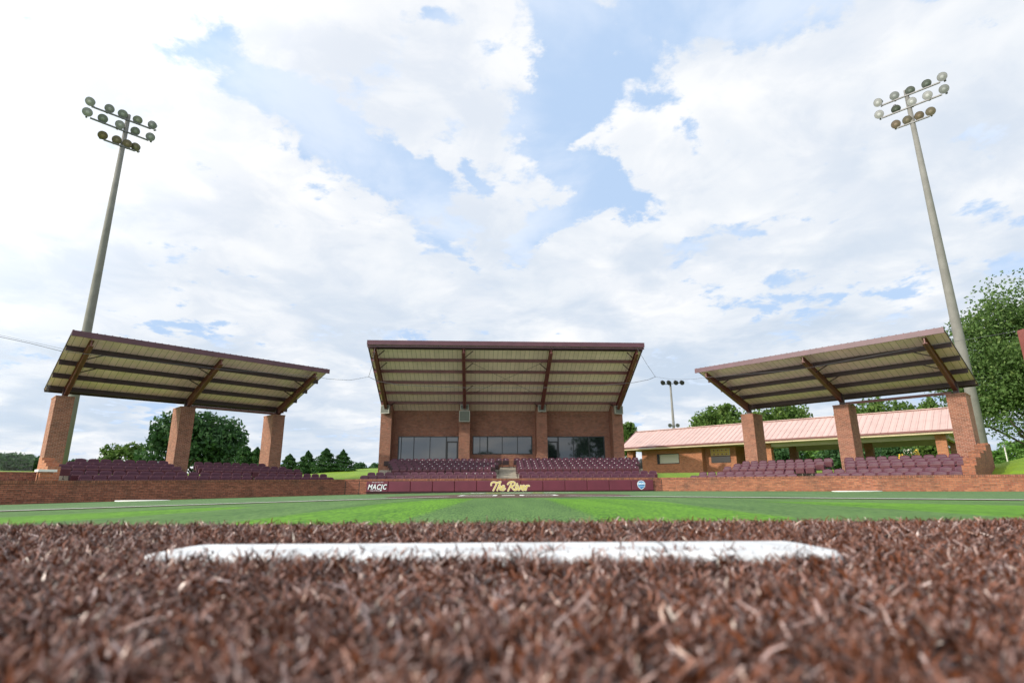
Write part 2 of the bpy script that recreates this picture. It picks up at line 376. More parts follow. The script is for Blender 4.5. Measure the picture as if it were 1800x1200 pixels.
def poly(name, pts, m_, dz, zf=gz, sub=1.2):
    # flat patch of turf or paint draped on the ground: triangulated strip over a fan of points
    b = MB(); P = [Vector((p[0], p[1])) for p in pts]; N = len(P)
    if N == 4:
        L = max((P[1]-P[0]).length, (P[2]-P[3]).length); k = max(1, int(L/sub)); L2 = max((P[3]-P[0]).length, (P[2]-P[1]).length); k2 = max(1, int(L2/sub))
        k, k2 = min(k, 60), min(k2, 40)
        def at(u, v): return (P[0].lerp(P[1], u)).lerp(P[3].lerp(P[2], u), v)
        for i in range(k):
            for j in range(k2):
                q = [at(i/k, j/k2), at((i+1)/k, j/k2), at((i+1)/k, (j+1)/k2), at(i/k, (j+1)/k2)]
                b.face([(p.x, p.y, zf(p.x, p.y)+dz) for p in q])
    else: b.face([(p.x, p.y, zf(p.x, p.y)+dz) for p in P])
    return b.build(name, m_)
def G(px, py):                                  # where a sight line meets the infield
    k, s = ray(px, py); Y = 10.0
    for _ in range(30): Y = (gz(k*Y, Y)-CAMZ)/s
    return Vector((k*Y, Y))
# mowing bands of the artificial turf, nap lying in different directions
BAND = [[(-120,916),(60,906),(330,893.5),(420,890.5),(440,891.5),(290,903),(60,919),(-120,933)],
        [(290,932),(400,919),(600,893),(680,884),(770,877.5),(835,875),(800,886),(715,912),(690,925)],
        [(960,876.5),(1090,876.5),(1170,882),(1240,891),(1320,901),(1400,910),(1330,925),(1075,925),(1040,905)],
        [(1330,880.5),(1500,882.5),(1830,889),(1870,915),(1700,903),(1500,890)]]
BP = [np.array([tuple(G(*p)) for p in q]) for q in BAND]
def sdist(P, x, y):                             # signed distance to a polygon, negative inside
    n_ = len(P); d_ = np.full(x.shape, 1e9); ins = np.zeros(x.shape, bool)
    for i in range(n_):
        ax, ay = P[i]; bx, by = P[(i+1)%n_]; ex, ey = bx-ax, by-ay
        t = np.clip(((x-ax)*ex+(y-ay)*ey)/(ex*ex+ey*ey), 0, 1); d_ = np.minimum(d_, np.hypot(x-ax-t*ex, y-ay-t*ey))
        c = ((ay > y) != (by > y)) & (x < (bx-ax)*(y-ay)/(by-ay+1e-12)+ax); ins ^= c
    return np.where(ins, -d_, d_)
gx = np.arange(-34, 34.01, .22); gy = np.concatenate([np.arange(-24, 4, 1.0), np.arange(4, 34.5, .22)])
XX, YY = np.meshgrid(gx, gy, indexing='ij')
ZZ = -0.24*(np.maximum(0, -XX)/18.3)**1.4
nx_, ny_ = XX.shape; V = np.stack([XX, YY, ZZ], 2).reshape(-1, 3)
nap = np.zeros(XX.shape)
for P in BP: nap = np.maximum(nap, np.clip(.5-sdist(P, XX, YY)/.34, 0, 1))
foul = np.clip(.5+((YY-HOME.y)+np.abs(XX-HOME.x)-.25)/.5, 0, 1)
idx = np.arange(nx_*ny_).reshape(nx_, ny_)
F = np.stack([idx[:-1,:-1], idx[1:,:-1], idx[1:,1:], idx[:-1,1:]], 2).reshape(-1, 4)
cen = V[F].mean(1)
bh = np.maximum.reduce([(cen[:,0]-A0.x)*NBL.x+(cen[:,1]-A0.y)*NBL.y, (cen[:,0]-B0.x)*NBR.x+(cen[:,1]-B0.y)*NBR.y, cen[:,1]-31.6])
F = F[(bh < .2) & (np.hypot(cen[:,0], cen[:,1]-.3) > 2.2)]
me = bpy.data.meshes.new('infield_turf'); me.vertices.add(len(V)); me.vertices.foreach_set('co', V.astype(np.float32).ravel())
me.loops.add(F.size); me.loops.foreach_set('vertex_index', F.astype(np.int32).ravel()); me.polygons.add(len(F))
me.polygons.foreach_set('loop_start', np.arange(0, F.size, 4, dtype=np.int32)); me.polygons.foreach_set('loop_total', np.full(len(F), 4, dtype=np.int32)); me.update()
for nm, arr in (('nap', nap), ('foul', foul)):
    at = me.attributes.new(nm, 'FLOAT', 'POINT'); at.data.foreach_set('value', arr.astype(np.float32).ravel())
me.materials.append(M['infield']); o = bpy.data.objects.new('infield_turf', me); COL.objects.link(o); tag(o, kind='structure')
# brown turf circle round home plate
b = MB(); N = 64
ring = [HOME+Vector((math.cos(2*math.pi*i/N), math.sin(2*math.pi*i/N)))*3.96 for i in range(N)]
for i in range(N):
    a, c = ring[i], ring[(i+1)%N]; b.face([(HOME.x, HOME.y, gz(*HOME)+.004), (a.x, a.y, gz(*a)+.004), (c.x, c.y, gz(*c)+.004)])
tag(b.build('home_plate_circle', M['turf_br']), kind='structure')
def line(p, q, wd, name, dz=.014, m_=None):
    p, q = Vector(p), Vector(q); d = (q-p).normalized(); s = Vector((-d.y, d.x))*wd/2
    return tag(poly(name, [p-s, q-s, q+s, p+s], m_ or M['white'], dz), kind='structure')
for s in (-1, 1):
    line(HOME+Vector((s*1.75, -1.75)), HOME+Vector((s*20, -20)), .26, 'foul_line')
    line(HOME+Vector((s*1.9, -1.9)), HOME+Vector((s*20, -20)), .62, 'foul_line_border', .007, M['turf_br'])
    x0, x1, y0, y1 = .37, 1.60, -1.05, .95
    bx = MB(); t_ = .14
    for (a0, b0, a1, b1) in ((x0,y0,x0+t_,y1),(x1-t_,y0,x1,y1),(x0+t_,y0,x1-t_,y0+.25),(x0+t_,y1-.25,x1-t_,y1)):
        xs = sorted((HOME.x+s*a0, HOME.x+s*a1))
        bx.face([(xs[0],HOME.y+b0,gz(*HOME)+.009),(xs[1],HOME.y+b0,gz(*HOME)+.009),(xs[1],HOME.y+b1,gz(*HOME)+.009),(xs[0],HOME.y+b1,gz(*HOME)+.009)])
    tag(bx.build('batters_box_line', M['white']), kind='structure')
b = MB(); hp = [(-.216,.0),(.216,.0),(.216,.216),(0,.432),(-.216,.216)]
b.face([(HOME.x+x, HOME.y-.43+y+.2, .012) for x, y in hp])
for i in range(5):
    p, q = hp[i], hp[(i+1)%5]; b.face([(HOME.x+p[0],HOME.y-.23+p[1],.001),(HOME.x+q[0],HOME.y-.23+q[1],.001),(HOME.x+q[0],HOME.y-.23+q[1],.012),(HOME.x+p[0],HOME.y-.23+p[1],.012)])
tag(b.build('home_plate', M['white']), 'white five-sided home plate between the two batter\'s boxes', 'home plate')
# long yellow and white marking on the turf behind the plate
b = MB()
for (x0, x1, y0, y1, mi) in ((-2.4,2.9,26.3,26.65,0),(-1.9,-1.2,25.7,26.3,0),(-1.25,-.55,25.7,26.3,1),(-.55,.8,25.7,26.3,0),(.85,1.35,25.7,26.3,1),(1.4,1.9,25.7,26.3,0)):
    b.face([(x0,y0,.012),(x1,y0,.012),(x1,y1,.012),(x0,y1,.012)], mi)
tag(b.build('turf_marking', [M['white'], M['yellow']]), kind='structure')
for (c, lab) in (((-14.35, 22.4), 'white flat on-deck circle on the turf before the left brick wall'), ((14.5, 24.3), 'white flat on-deck circle on the turf before the right brick wall')):
    b = MB(); c = Vector(c); z = gz(*c)+.03
    rr = [(c.x+math.cos(2*math.pi*i/40)*1.02, c.y+math.sin(2*math.pi*i/40)*.55) for i in range(40)]
    b.face([(x, y, z) for x, y in rr])
    for i in range(40): p, q = rr[i], rr[(i+1)%40]; b.face([(p[0],p[1],z-.04),(q[0],q[1],z-.04),(q[0],q[1],z),(p[0],p[1],z)])
    tag(b.build('on_deck_circle', M['white']), lab, 'on-deck circle', 'white on-deck circles by the brick wall')

# ------------------------------------------------------------------ pitcher's mound, its fibres and the plate
def mz(x, y):
    r = math.hypot(x, y-.6)
    if y > .84: z = .2185-(y-.84)*.095
    else: z = .2085+.010*sst((y-.50)/.3)
    z -= max(0, abs(x)-1.6)*.10
    z -= max(0, -.7-y)*.10
    return max(z, -.02)
b = MB(); xs = np.linspace(-3.2, 3.2, 65); ys = np.linspace(-2.6, 3.4, 61)
for i in range(64):
    for j in range(60):
        cx, cy = (xs[i]+xs[i+1])/2, (ys[j]+ys[j+1])/2
        if math.hypot(cx, cy-.35) > 3.0: continue
        b.face([(x, y, mz(x, y)) for x, y in ((xs[i],ys[j]),(xs[i+1],ys[j]),(xs[i+1],ys[j+1]),(xs[i],ys[j+1]))])
tag(b.build('mound', M['turf_br']), kind='structure')
b = MB()                                        # the rubber slab: softly rounded block
X0, X1, Y0, Y1, ZB, ZT = -.323, .286, .498, .604, .19, .2258
def rr(i_): 
    pts = []; rad = .02-i_*.012
    for (cx, cy, a0) in ((X1-.02,Y1-.02,0),(X0+.02,Y1-.02,90),(X0+.02,Y0+.02,180),(X1-.02,Y0+.02,270)):
        for k in range(6): a = R(a0+18*k); pts.append((cx+math.cos(a)*rad, cy+math.sin(a)*rad))
    return pts
lay = [(rr(0),ZB),(rr(0),ZT-.006),(rr(.35),ZT-.001),(rr(1),ZT)]
for (p, z), (q, z2) in zip(lay[:-1], lay[1:]):
    for i in range(24): j = (i+1)%24; b.face([(*p[i],z),(*p[j],z),(*q[j],z2),(*q[i],z2)], 0, True)
b.face([(*p, ZT) for p in rr(1)])
tag(b.build('pitching_rubber', worn('rubber_white', (.68,.70,.72), .55, 0, .28, 22, .2)), 'long white pitcher\'s plate set in the brown turf of the mound', "pitcher's plate")

def ribbons(name, base, height, width, lean, curl, tint, m_, segs=5):
    # base (N,3), everything vectorised: each blade is a curling ribbon
    N = len(base); az = rng.uniform(0, 2*math.pi, N); ph = rng.uniform(0, 2*math.pi, N); tw = rng.normal(0, 1.0, N)
    t = np.linspace(0, 1, segs+1)
    P = np.zeros((N, segs+1, 3)); D = np.stack([np.cos(az), np.sin(az)], 1)
    E_ = np.stack([np.cos(az+1.57), np.sin(az+1.57)], 1)
    for i, s in enumerate(t):
        off = lean*(s**1.6); cu = curl*np.sin(s*4.2+ph)*s
        P[:, i, :2] = base[:, :2]+D*off[:, None]+E_*cu[:, None]
        P[:, i, 2] = base[:, 2]+height*(s-.28*s*s*np.minimum(1.6, lean/height))
    V = np.zeros((N, segs+1, 2, 3))
    for i, s in enumerate(t):
        a = az+1.57+tw*s*1.6; wv = width*(1-.55*s*s)
        side = np.stack([np.cos(a), np.sin(a), .35*np.sin(ph+s*3)], 1)*wv[:, None]*.5
        V[:, i, 0] = P[:, i]-side; V[:, i, 1] = P[:, i]+side
    verts = V.reshape(-1, 3); st = (segs+1)*2
    q = []
    for i in range(segs): q.append([i*2, i*2+1, i*2+3, i*2+2])
    F = (np.arange(N)[:, None, None]*st+np.array(q)[None]).reshape(-1, 4)
    me = bpy.data.meshes.new(name); me.vertices.add(len(verts)); me.vertices.foreach_set('co', verts.astype(np.float32).ravel())
    me.loops.add(F.size); me.loops.foreach_set('vertex_index', F.astype(np.int32).ravel())
    me.polygons.add(len(F)); me.polygons.foreach_set('loop_start', np.arange(0, F.size, 4, dtype=np.int32)); me.polygons.foreach_set('loop_total', np.full(len(F), 4, dtype=np.int32))
    me.polygons.foreach_set('use_smooth', np.ones(len(F), dtype=bool))
    me.update(); at = me.attributes.new('tint', 'FLOAT', 'FACE'); at.data.foreach_set('value', np.repeat(tint, segs).astype(np.float32))
    me.materials.append(m_); o = bpy.data.objects.new(name, me); COL.objects.link(o); return o
NF = 340000
d = .09+rng.beta(1.15, 1.25, NF)*1.25
k = rng.uniform(-1.25, 1.25, NF); x = k*(d+.05)
keep = ~((x > X0-.004) & (x < X1+.004) & (d > Y0+.030) & (d < Y1+.002)); x, d = x[keep], d[keep]
nn = len(x); clump = np.sin(x*61+np.sin(d*47)*2)*np.sin(d*71+np.sin(x*53)*2)
z0 = np.array([mz(a, c) for a, c in zip(x, d)])-.002
hgt = np.clip(rng.normal(.0125, .0035, nn)+clump*.0035, .005, .026)
near_rub = (x > X0-.06) & (x < X1+.06) & (d > Y0-.05) & (d < Y0+.045); hgt[near_rub] *= 1.22
far_rub = (x > X0-.02) & (x < X1+.02) & (d >= Y0-.0) & (d < Y1); hgt[far_rub] *= 1.0
tint = np.clip(rng.beta(1.6, 1.6, nn)*.9+rng.normal(0, .05, nn)+clump*.1, 0, 1); mm_ = rng.random(nn) < .12; tint[mm_] = rng.uniform(.78, 1., mm_.sum())  # a random share of blades is pale, sky sheen put into the tint
o = ribbons('brown_turf_fibres', np.stack([x, d, z0], 1), hgt, np.clip(rng.normal(.00195, .0006, nn), .0009, .0038), np.abs(rng.normal(.0095, .006, nn)), np.abs(rng.normal(.0062, .0035, nn)), tint, M['fibre'])
tag(o, 'curled brown artificial turf fibres covering the pitcher\'s mound', 'turf', kind='stuff')

# ------------------------------------------------------------------ brick front wall in three runs, with padding
def wall_run(name, P0, P1, ztop0, ztop1, th, mb, label, nb, extra=0):
    P0, P1 = Vector(P0), Vector(P1); u = (P1-P0).normalized(); nbk = Vector(nb)
    L = (P1-P0).length; root = empty(name, (P0.x, P0.y, 0), 0, label, 'wall')
    ang = math.atan2(u.y, u.x); root.rotation_euler = (0, 0, ang)
    sgn = 1 if Vector((-u.y, u.x)).dot(nbk) > 0 else -1
    def seg(z0f, z1f, y0, y1, nm, mt):
        b = MB(); k = max(1, int(L/1.5))
        for i in range(k):
            a0, a1 = L*i/k, L*(i+1)/k
            z0a, z0b = z0f(a0/L), z0f(a1/L); z1a, z1b = z1f(a0/L), z1f(a1/L)
            ya, yb = (y0*sgn, y1*sgn)
            f = [(a0,ya,z0a),(a1,ya,z0b),(a1,ya,z1b),(a0,ya,z1a)]; g = [(a0,yb,z0a),(a1,yb,z0b),(a1,yb,z1b),(a0,yb,z1a)]
            uvv = lambda q: [(p[0], p[2]) for p in q]
            b.face(f, 0, False, uvv(f)); b.face(g[::-1], 0, False, uvv(g[::-1]))
            tp = [(a0,ya,z1a),(a1,ya,z1b),(a1,yb,z1b),(a0,yb,z1a)]; b.face(tp, 0, False, [(p[0], .1+p[1]*.5) for p in tp])
            if i in (0, k-1):
                aa = a0 if i == 0 else a1; za, zb = (z0a, z1a) if i == 0 else (z0b, z1b)
                e = [(aa,ya,za),(aa,yb,za),(aa,yb,zb),(aa,ya,zb)]; b.face(e, 0, False, [(p[1], p[2]) for p in e])
        return b.build(nm, mt, root)
    zt = lambda t: ztop0+(ztop1-ztop0)*t
    seg(lambda t: -.5, lambda t: zt(t)-.10, 0, th, 'wall', mb)
    seg(lambda t: zt(t)-.10, zt, -.012, th+.012, 'soldier_course', M['soldier'])
    return root, u
LW, _ = wall_run('brick_wall', A0, A0+UL*34, .72, .42, .3, M['brick_wall'], 'low dark red brick wall in front of the left covered stand', NBL)
RW, _ = wall_run('brick_wall', B0, B0+UR*34, .72, .50, .3, M['brick_wall_r'], 'low sunlit brick wall in front of the right covered stand', NBR)
CW, _ = wall_run('brick_wall', A0+Vector((.002,.0)), B0+Vector((-.002,0)), .735, .72, .3, M['brick_wall'], 'low brick wall with maroon padding in front of the central seats', (0, 1))
# control joints at the ends of the padded run
for xx in (.02, .78, 17.42):
    b = MB(); b.box(xx, -.004, -.2, xx+.035, -.0005, .62); b.build('control_joint', M['black'], CW)
# padding: thirteen vinyl panels
PX0, PX1 = -8.05, 7.72; npad = 13; wpad = (PX1-PX0)/npad
for i in range(npad):
    b = MB(); x0 = PX0+i*wpad+.012; x1 = PX0+(i+1)*wpad-.012; yf, yb = -.085, -.006; z0, z1 = .045, .60
    e = .02
    f = [(x0+e,yf,z0+e),(x1-e,yf,z0+e),(x1-e,yf,z1-e),(x0+e,yf,z1-e)]; g = [(x0,yf+e,z0),(x1,yf+e,z0),(x1,yf+e,z1),(x0,yf+e,z1)]; h = [(x0,yb,z0),(x1,yb,z0),(x1,yb,z1),(x0,yb,z1)]
    b.face(f)
    for q, r_ in ((f, g), (g, h)):
        for a in range(4): c = (a+1)%4; b.face([q[a], r_[a], r_[c], q[c]])
    o = b.build('padding_panel', M['pad'], CW); o.location = (9.25, 0, 0)
# strip of dark base under the pads
b = MB(); b.box(PX0, -.05, -.02, PX1, -.005, .043); o = b.build('padding_base', M['pad_b'], CW); o.location = (9.25, 0, 0)

# ------------------------------------------------------------------ lettering on the padding
def stroke(b, pts, wd, y, mi, cap=10):
    # a brush stroke: discs and quads along a polyline in the x-z plane
    for k, (p, q) in enumerate(zip(pts[:-1], pts[1:])):
        p, q = Vector(p), Vector(q); dd = q-p
        if dd.length < 1e-6: continue
        s = Vector((-dd.y, dd.x)).normalized()*wd/2; yy = y-k*.00003
        b.face([(v.x, yy, v.y) for v in (p-s, q-s, q+s, p+s)], mi)
    for k, p in enumerate(pts):
        b.face([(p[0]+math.cos(2*math.pi*i/cap)*wd/2, y-.0009-k*.00003, p[1]+math.sin(2*math.pi*i/cap)*wd/2) for i in range(cap)], mi)
def bez(*c, n_=9):
    out = []
    for i in range(n_):
        t = i/(n_-1); q = [Vector(p) for p in c]
        while len(q) > 1: q = [q[j].lerp(q[j+1], t) for j in range(len(q)-1)]
        out.append((q[0].x, q[0].y))
    return out
# script letters in units of cap height, slanted as they are drawn
GL = {
 'T': [bez((.02,.62),(-.06,.98),(.35,1.06),(.62,.92))+bez((.62,.92),(.8,.86),(.95,.95),(1.02,1.0), n_=5), bez((.74,.93),(.62,.62),(.42,.25),(.28,.0))],
 'h': [bez((.45,1.0),(.32,.7),(.15,.3),(.04,.02)), bez((.13,.26),(.3,.6),(.46,.62),(.42,.42))+bez((.42,.42),(.34,.1),(.38,-.02),(.56,.12), n_=6)],
 'e': [bez((.10,.26),(.42,.34),(.44,.58),(.28,.56))+bez((.28,.56),(.04,.5),(-.02,.0),(.22,.02))+bez((.22,.02),(.38,.04),(.44,.16),(.5,.22), n_=5)],
 'R': [bez((.48,.92),(.38,.6),(.2,.25),(.06,-.04)), bez((.02,.72),(.12,1.08),(.95,1.1),(.9,.78))+bez((.9,.78),(.84,.5),(.5,.46),(.36,.48))+bez((.36,.48),(.56,.4),(.6,.1),(.86,.02), n_=7)],
 'i': [bez((.22,.56),(.14,.36),(.02,.02),(.14,.03))+bez((.14,.03),(.24,.05),(.3,.14),(.34,.2), n_=4), [(.30,.74),(.31,.77)]],
 'v': [bez((.06,.54),(.2,.56),(.08,.06),(.2,.04))+bez((.2,.04),(.4,.1),(.42,.4),(.44,.56))+bez((.44,.56),(.5,.42),(.55,.44),(.6,.46), n_=4)],
 'r': [bez((.12,.44),(.2,.62),(.24,.56),(.2,.4))+[(.08,.02)], bez((.18,.34),(.26,.56),(.38,.62),(.50,.50), n_=7)]}
ADV = {'T': .72, 'h': .50, 'e': .46, ' ': .34, 'R': .86, 'i': .30, 'v': .50, 'r': .5}
b = MB(); ox = -1.20; oz = .09; Hc = .46; x = 0
for chx in 'The River':
    if chx in GL:
        for s_ in GL[chx]:
            pts = [(ox+(x+p[0])*Hc*.98, oz+p[1]*Hc*.98) for p in s_]
            stroke(b, pts, .098, -.0875, 0); stroke(b, pts, .056, -.0905, 1)
    x += ADV[chx]
o = b.build('lettering', [M['cream'], M['gold']], CW); o.location = (9.25, 0, 0); tag(o, 'gold script lettering reading The River')
SCR_W = x*Hc
def text(name, body, size, loc, m_, parent, shear=0, off=0, ext=.002, sx=1.0, align='CENTER'):
    c = bpy.data.curves.new(name, 'FONT'); c.body = body; c.space_character = 1.12 if body == 'MACJC' else 1.0; c.size = size*(.95 if body == 'MACJC' else 1); c.shear = shear; c.offset = off; c.extrude = ext; c.align_x = align; c.resolution_u = 3
    o = bpy.data.objects.new(name, c); COL.objects.link(o); bpy.context.view_layer.update()
    me = bpy.data.meshes.new_from_object(o.evaluated_get(bpy.context.evaluated_depsgraph_get())); bpy.data.objects.remove(o); me.materials.clear(); me.materials.append(m_)
    q = bpy.data.objects.new(name, me); COL.objects.link(q); q.parent = parent; q.rotation_euler = (R(90), 0, 0); q.location = loc; q.scale = (sx, 1, 1); return q
cxm = 9.25+PX0+wpad*.49
text('lettering', 'MACJC', .40, (cxm+.02, -.0885, .175), M['logo_k'], CW, .26, .022, .0015, .80)
text('lettering', 'MACJC', .40, (cxm, -.0925, .185), M['logo_w'], CW, .26, .008, .0015, .80)
b = MB()
for row, z in ((0, .545), (1, .105)):
    for i in range(8 if row == 0 else 10):
        xx = cxm-.32+i*(.082 if row == 0 else .068)+(.04 if row == 0 else -.05); b.box(xx, -.0905, z, xx+.038, -.0875, z+.026)
b.build('lettering', M['logo_w'], CW)
cxs = 9.25+PX1-wpad*.56
def shield(sc, y, m_, nm, cz=.33):
    pts = [(-.72,.62),(-.40,.86),(.0,.95),(.40,.86),(.72,.62),(.86,.30),(.74,-.35),(.40,-.70),(0,-.95),(-.40,-.70),(-.74,-.35),(-.86,.30)]
    b = MB(); f = [(cxs+p[0]*sc, y, cz+p[1]*sc) for p in pts]; b.face(f)
    for i in range(12): j = (i+1)%12; b.face([f[i], (f[i][0], y+.003, f[i][2]), (f[j][0], y+.003, f[j][2]), f[j]])
    return b.build(nm, m_, CW)
shield(.262, -.089, M['logo_w'], 'shield_border'); shield(.230, -.0925, M['logo_b'], 'shield')
b = MB(); b.face([(cxs-.19,-.095,.33),(cxs+.19,-.095,.37),(cxs+.19,-.095,.50),(cxs-.19,-.095,.46)]); b.face([(cxs-.17,-.095,.21),(cxs+.17,-.095,.25),(cxs+.15,-.095,.30),(cxs-.16,-.095,.27)])
b.build('shield_band', M['logo_lb'], CW)
text('lettering', 'NJCAA', .125, (cxs, -.0975, .365), M['logo_w'], CW, .1, .004, .001, .95)

# ------------------------------------------------------------------ seats
def make_seat():
    r_ = empty('stadium_seat', (0, 0, 0))
    # backrest: arched, slightly dished panel with moulded ribs
    b = MB(); K = 10; wv = .225
    def prof(t): return .745+.075*math.sqrt(max(0, 1-(t*1.0)**4))*(1-.25*t*t)
    fr, bk = [], []
    for lv in range(6):
        rowf, rowb = [], []
        for i in range(K+1):
            t = -1+2*i/K; top = prof(t); z = .40+(top-.40)*lv/5
            y = .05+.10*(z-.40)+.018*t*t*-1+(.006 if lv in (2,4) else 0)
            rowf.append((t*wv, y, z)); rowb.append((t*wv, y+.028, z))
        fr.append(rowf); bk.append(rowb)
    for lv in range(5):
        for i in range(K):
            b.face([fr[lv][i], fr[lv][i+1], fr[lv+1][i+1], fr[lv+1][i]], 0, True); b.face([bk[lv][i+1], bk[lv][i], bk[lv+1][i], bk[lv+1][i+1]], 0, True)
    for i in range(K): b.face([fr[5][i], fr[5][i+1], bk[5][i+1], bk[5][i]]); b.face([fr[0][i+1], fr[0][i], bk[0][i], bk[0][i+1]])
    for e in (0, K):
        for lv in range(5): b.face([fr[lv][e], fr[lv+1][e], bk[lv+1][e], bk[lv][e]])
    b.build('backrest', M['seat'], r_)
    # folded-up seat pan leaning in front of the back
    b = MB(); pts = [(-.10,.31),(-.135,.33),(-.165,.60),(-.15,.635),(-.12,.64),(-.03,.36)]
    for wv2, sm in ((.21, 0),):
        for i in range(len(pts)):
            j = (i+1) % len(pts); (y0, z0), (y1, z1) = pts[i], pts[j]
            b.face([(-wv2,y0,z0),(wv2,y0,z0),(wv2,y1,z1),(-wv2,y1,z1)][::-1])
        b.face([(-wv2, y, z) for y, z in pts]); b.face([(wv2, y, z) for y, z in pts][::-1])
    for i in range(3): z = .36+i*.08; b.box(-.17, -.152-i*.009, z, .17, -.138-i*.009, z+.02)
    b.build('seat_pan', M['seat_u'], r_)
    for s in (-1, 1):
        b = MB(); b.bar((s*.245, .06, 0), (s*.245, .02, .40), .025, .05, 0, Vector((0,1,0))); b.bar((s*.245, .03, .36), (s*.245, .10, .60), .02, .05, 0, Vector((0,1,0)))
        b.bar((s*.245, -.02, .02), (s*.245, .13, .02), .05, .03)
        if s == 1: b.bar((s*.25, .10, .57), (s*.25, -.16, .59), .035, .02)
        b.build('leg', M['seat_leg'], r_)
    return r_
SEAT = make_seat()
ORD = 'first second third fourth fifth sixth seventh eighth ninth tenth eleventh twelfth thirteenth fourteenth fifteenth sixteenth seventeenth eighteenth nineteenth twentieth'.split()
used = [False]
def seat_at(x, y, z, rz, label, group, disc):
    if not used[0]: used[0] = True; c = SEAT
    else: c = copy_tree(SEAT)
    c.location = (x, y, z); c.rotation_euler = (0, 0, rz); tag(c, label, 'seat', group)
    if disc:
        o = DOT.copy(); COL.objects.link(o); o.parent = c
        o.hide_render = False
    return c
b = MB(); b.face([(math.cos(2*math.pi*i/10)*.028, .083, .715+math.sin(2*math.pi*i/10)*.028) for i in range(10)][::-1]); DOT = b.build('white_dot', M['white']); COL.objects.unlink(DOT)  # small white disc near the top of a backrest
PITCHS = .508
ROWS_L = [('front row', .9, .03, (4.75, 14, 'outer'), (.05, 9, 'inner')), ('second row', 1.75, .23, (4.35, 15, 'outer'), (-.05, 8, 'inner')),
          ('third row', 4.0, .54, (6.85, 10, 'outer'), (.3, 11, 'inner')), ('fourth row', 4.85, .70, (6.9, 9, 'outer'), (.75, 10, 'inner')), ('back row', 5.7, .88, (6.9, 8, 'outer'), (1.6, 8, 'inner'))]
ROWS_R = [('front row', .9, 0.0, (1.17, 11, 'inner'), (7.5, 11, 'outer')), ('second row', 1.75, .19, (1.3, 10, 'inner'), (7.6, 11, 'outer')),
          ('third row', 4.8, .56, (1.4, 10, 'inner'), (7.9, 10, 'outer')), ('fourth row', 5.65, .73, (1.65, 10, 'inner'), (7.7, 11, 'outer')), ('back row', 6.5, .90, (1.84, 10, 'inner'), (7.45, 10, 'outer'))]
angL = math.atan2(-UL.y, -UL.x)                 # local +x runs to the viewer's right
angR = math.atan2(UR.y, UR.x)
for rn, p, zf, *secs in ROWS_L:
    for (t0, cnt, sec) in secs:
        for i in range(cnt):
            t = t0+(i+.5)*PITCHS; q = A0+UL*t+NBL*p; k_ = cnt-1-i
            seat_at(q.x, q.y, zf, angL+random.uniform(-.006, .006), f'maroon folding seat, {ORD[k_]} from the left in the {rn}, {sec} block, left stand', f'seats in the {rn} of the left stand', False)
for rn, p, zf, *secs in ROWS_R:
    for (t0, cnt, sec) in secs:
        for i in range(cnt):
            t = t0+(i+.5)*PITCHS; q = B0+UR*t+NBR*p
            seat_at(q.x, q.y, zf, angR+random.uniform(-.006, .006), f'maroon folding seat, {ORD[i]} from the left in the {rn}, {sec} block, right stand', f'seats in the {rn} of the right stand', False)
ROWS_C = [('front row', 32.6, .135, (-8.74, 15), (.50, 15)), ('second row', 33.5, .33, (-8.56, 15), (.35, 16)),
          ('third row', 38.0, .77, (-8.05, 13), (.30, 16)), ('fourth row', 38.87, .95, (-8.3, 14), (.28, 16)), ('fifth row', 39.75, 1.13, (-8.6, 15), (.26, 17)),
          ('sixth row', 40.6, 1.31, (-8.9, 15), (.24, 17)), ('back row', 41.45, 1.49, (-9.4, 18), (.05, 18))]
stuff = []
for rn, y, zf, *secs in ROWS_C:
    for side, (x0, cnt) in zip(('left', 'right'), secs):
        for i in range(cnt):
            xx = x0+(i+.5)*PITCHS
            has_dot = (rn not in ('front row', 'second row') and not (side == 'left' and i < 3 + random.randint(-1, 2)*('row' in rn))) or (rn == 'second row' and side == 'left' and i > cnt-5)
            if rn in ('front row', 'second row', 'third row'):
                seat_at(xx, y, zf, random.uniform(-.006, .006), f'maroon folding seat, {ORD[i]} from the left in the {rn}, {side} block, central stand', f'seats in the {rn} of the central stand', has_dot)
            else: stuff.append((xx, y, zf, has_dot))
# the remaining, smallest seats of the central stand as one object
b = MB()
src = [(ch.data, k_) for k_, ch in enumerate(SEAT.children)]
vs, fs, mis, uvs, sms = [], [], [], [], []
for (xx, y, zf, has_dot) in stuff:
    for me, k_ in src + ([(DOT.data, 4)] if has_dot else []):
        b0 = len(b.v)
        b.v += [(v.co.x+xx, v.co.y+y, v.co.z+zf) for v in me.vertices]
        for pl in me.polygons:
            b.f.append(tuple(b0+i for i in pl.vertices)); b.mi.append({0:0, 1:1, 2:2, 3:2, 4:3}[k_]); b.sm.append(False); b.uv += [(0, 0)]*len(pl.vertices)
o = b.build('stadium_seats', [M['seat'], M['seat_u'], M['seat_leg'], M['white']])
tag(o, 'upper rows of small maroon seats with white dots below the press box windows', 'seats', kind='stuff')

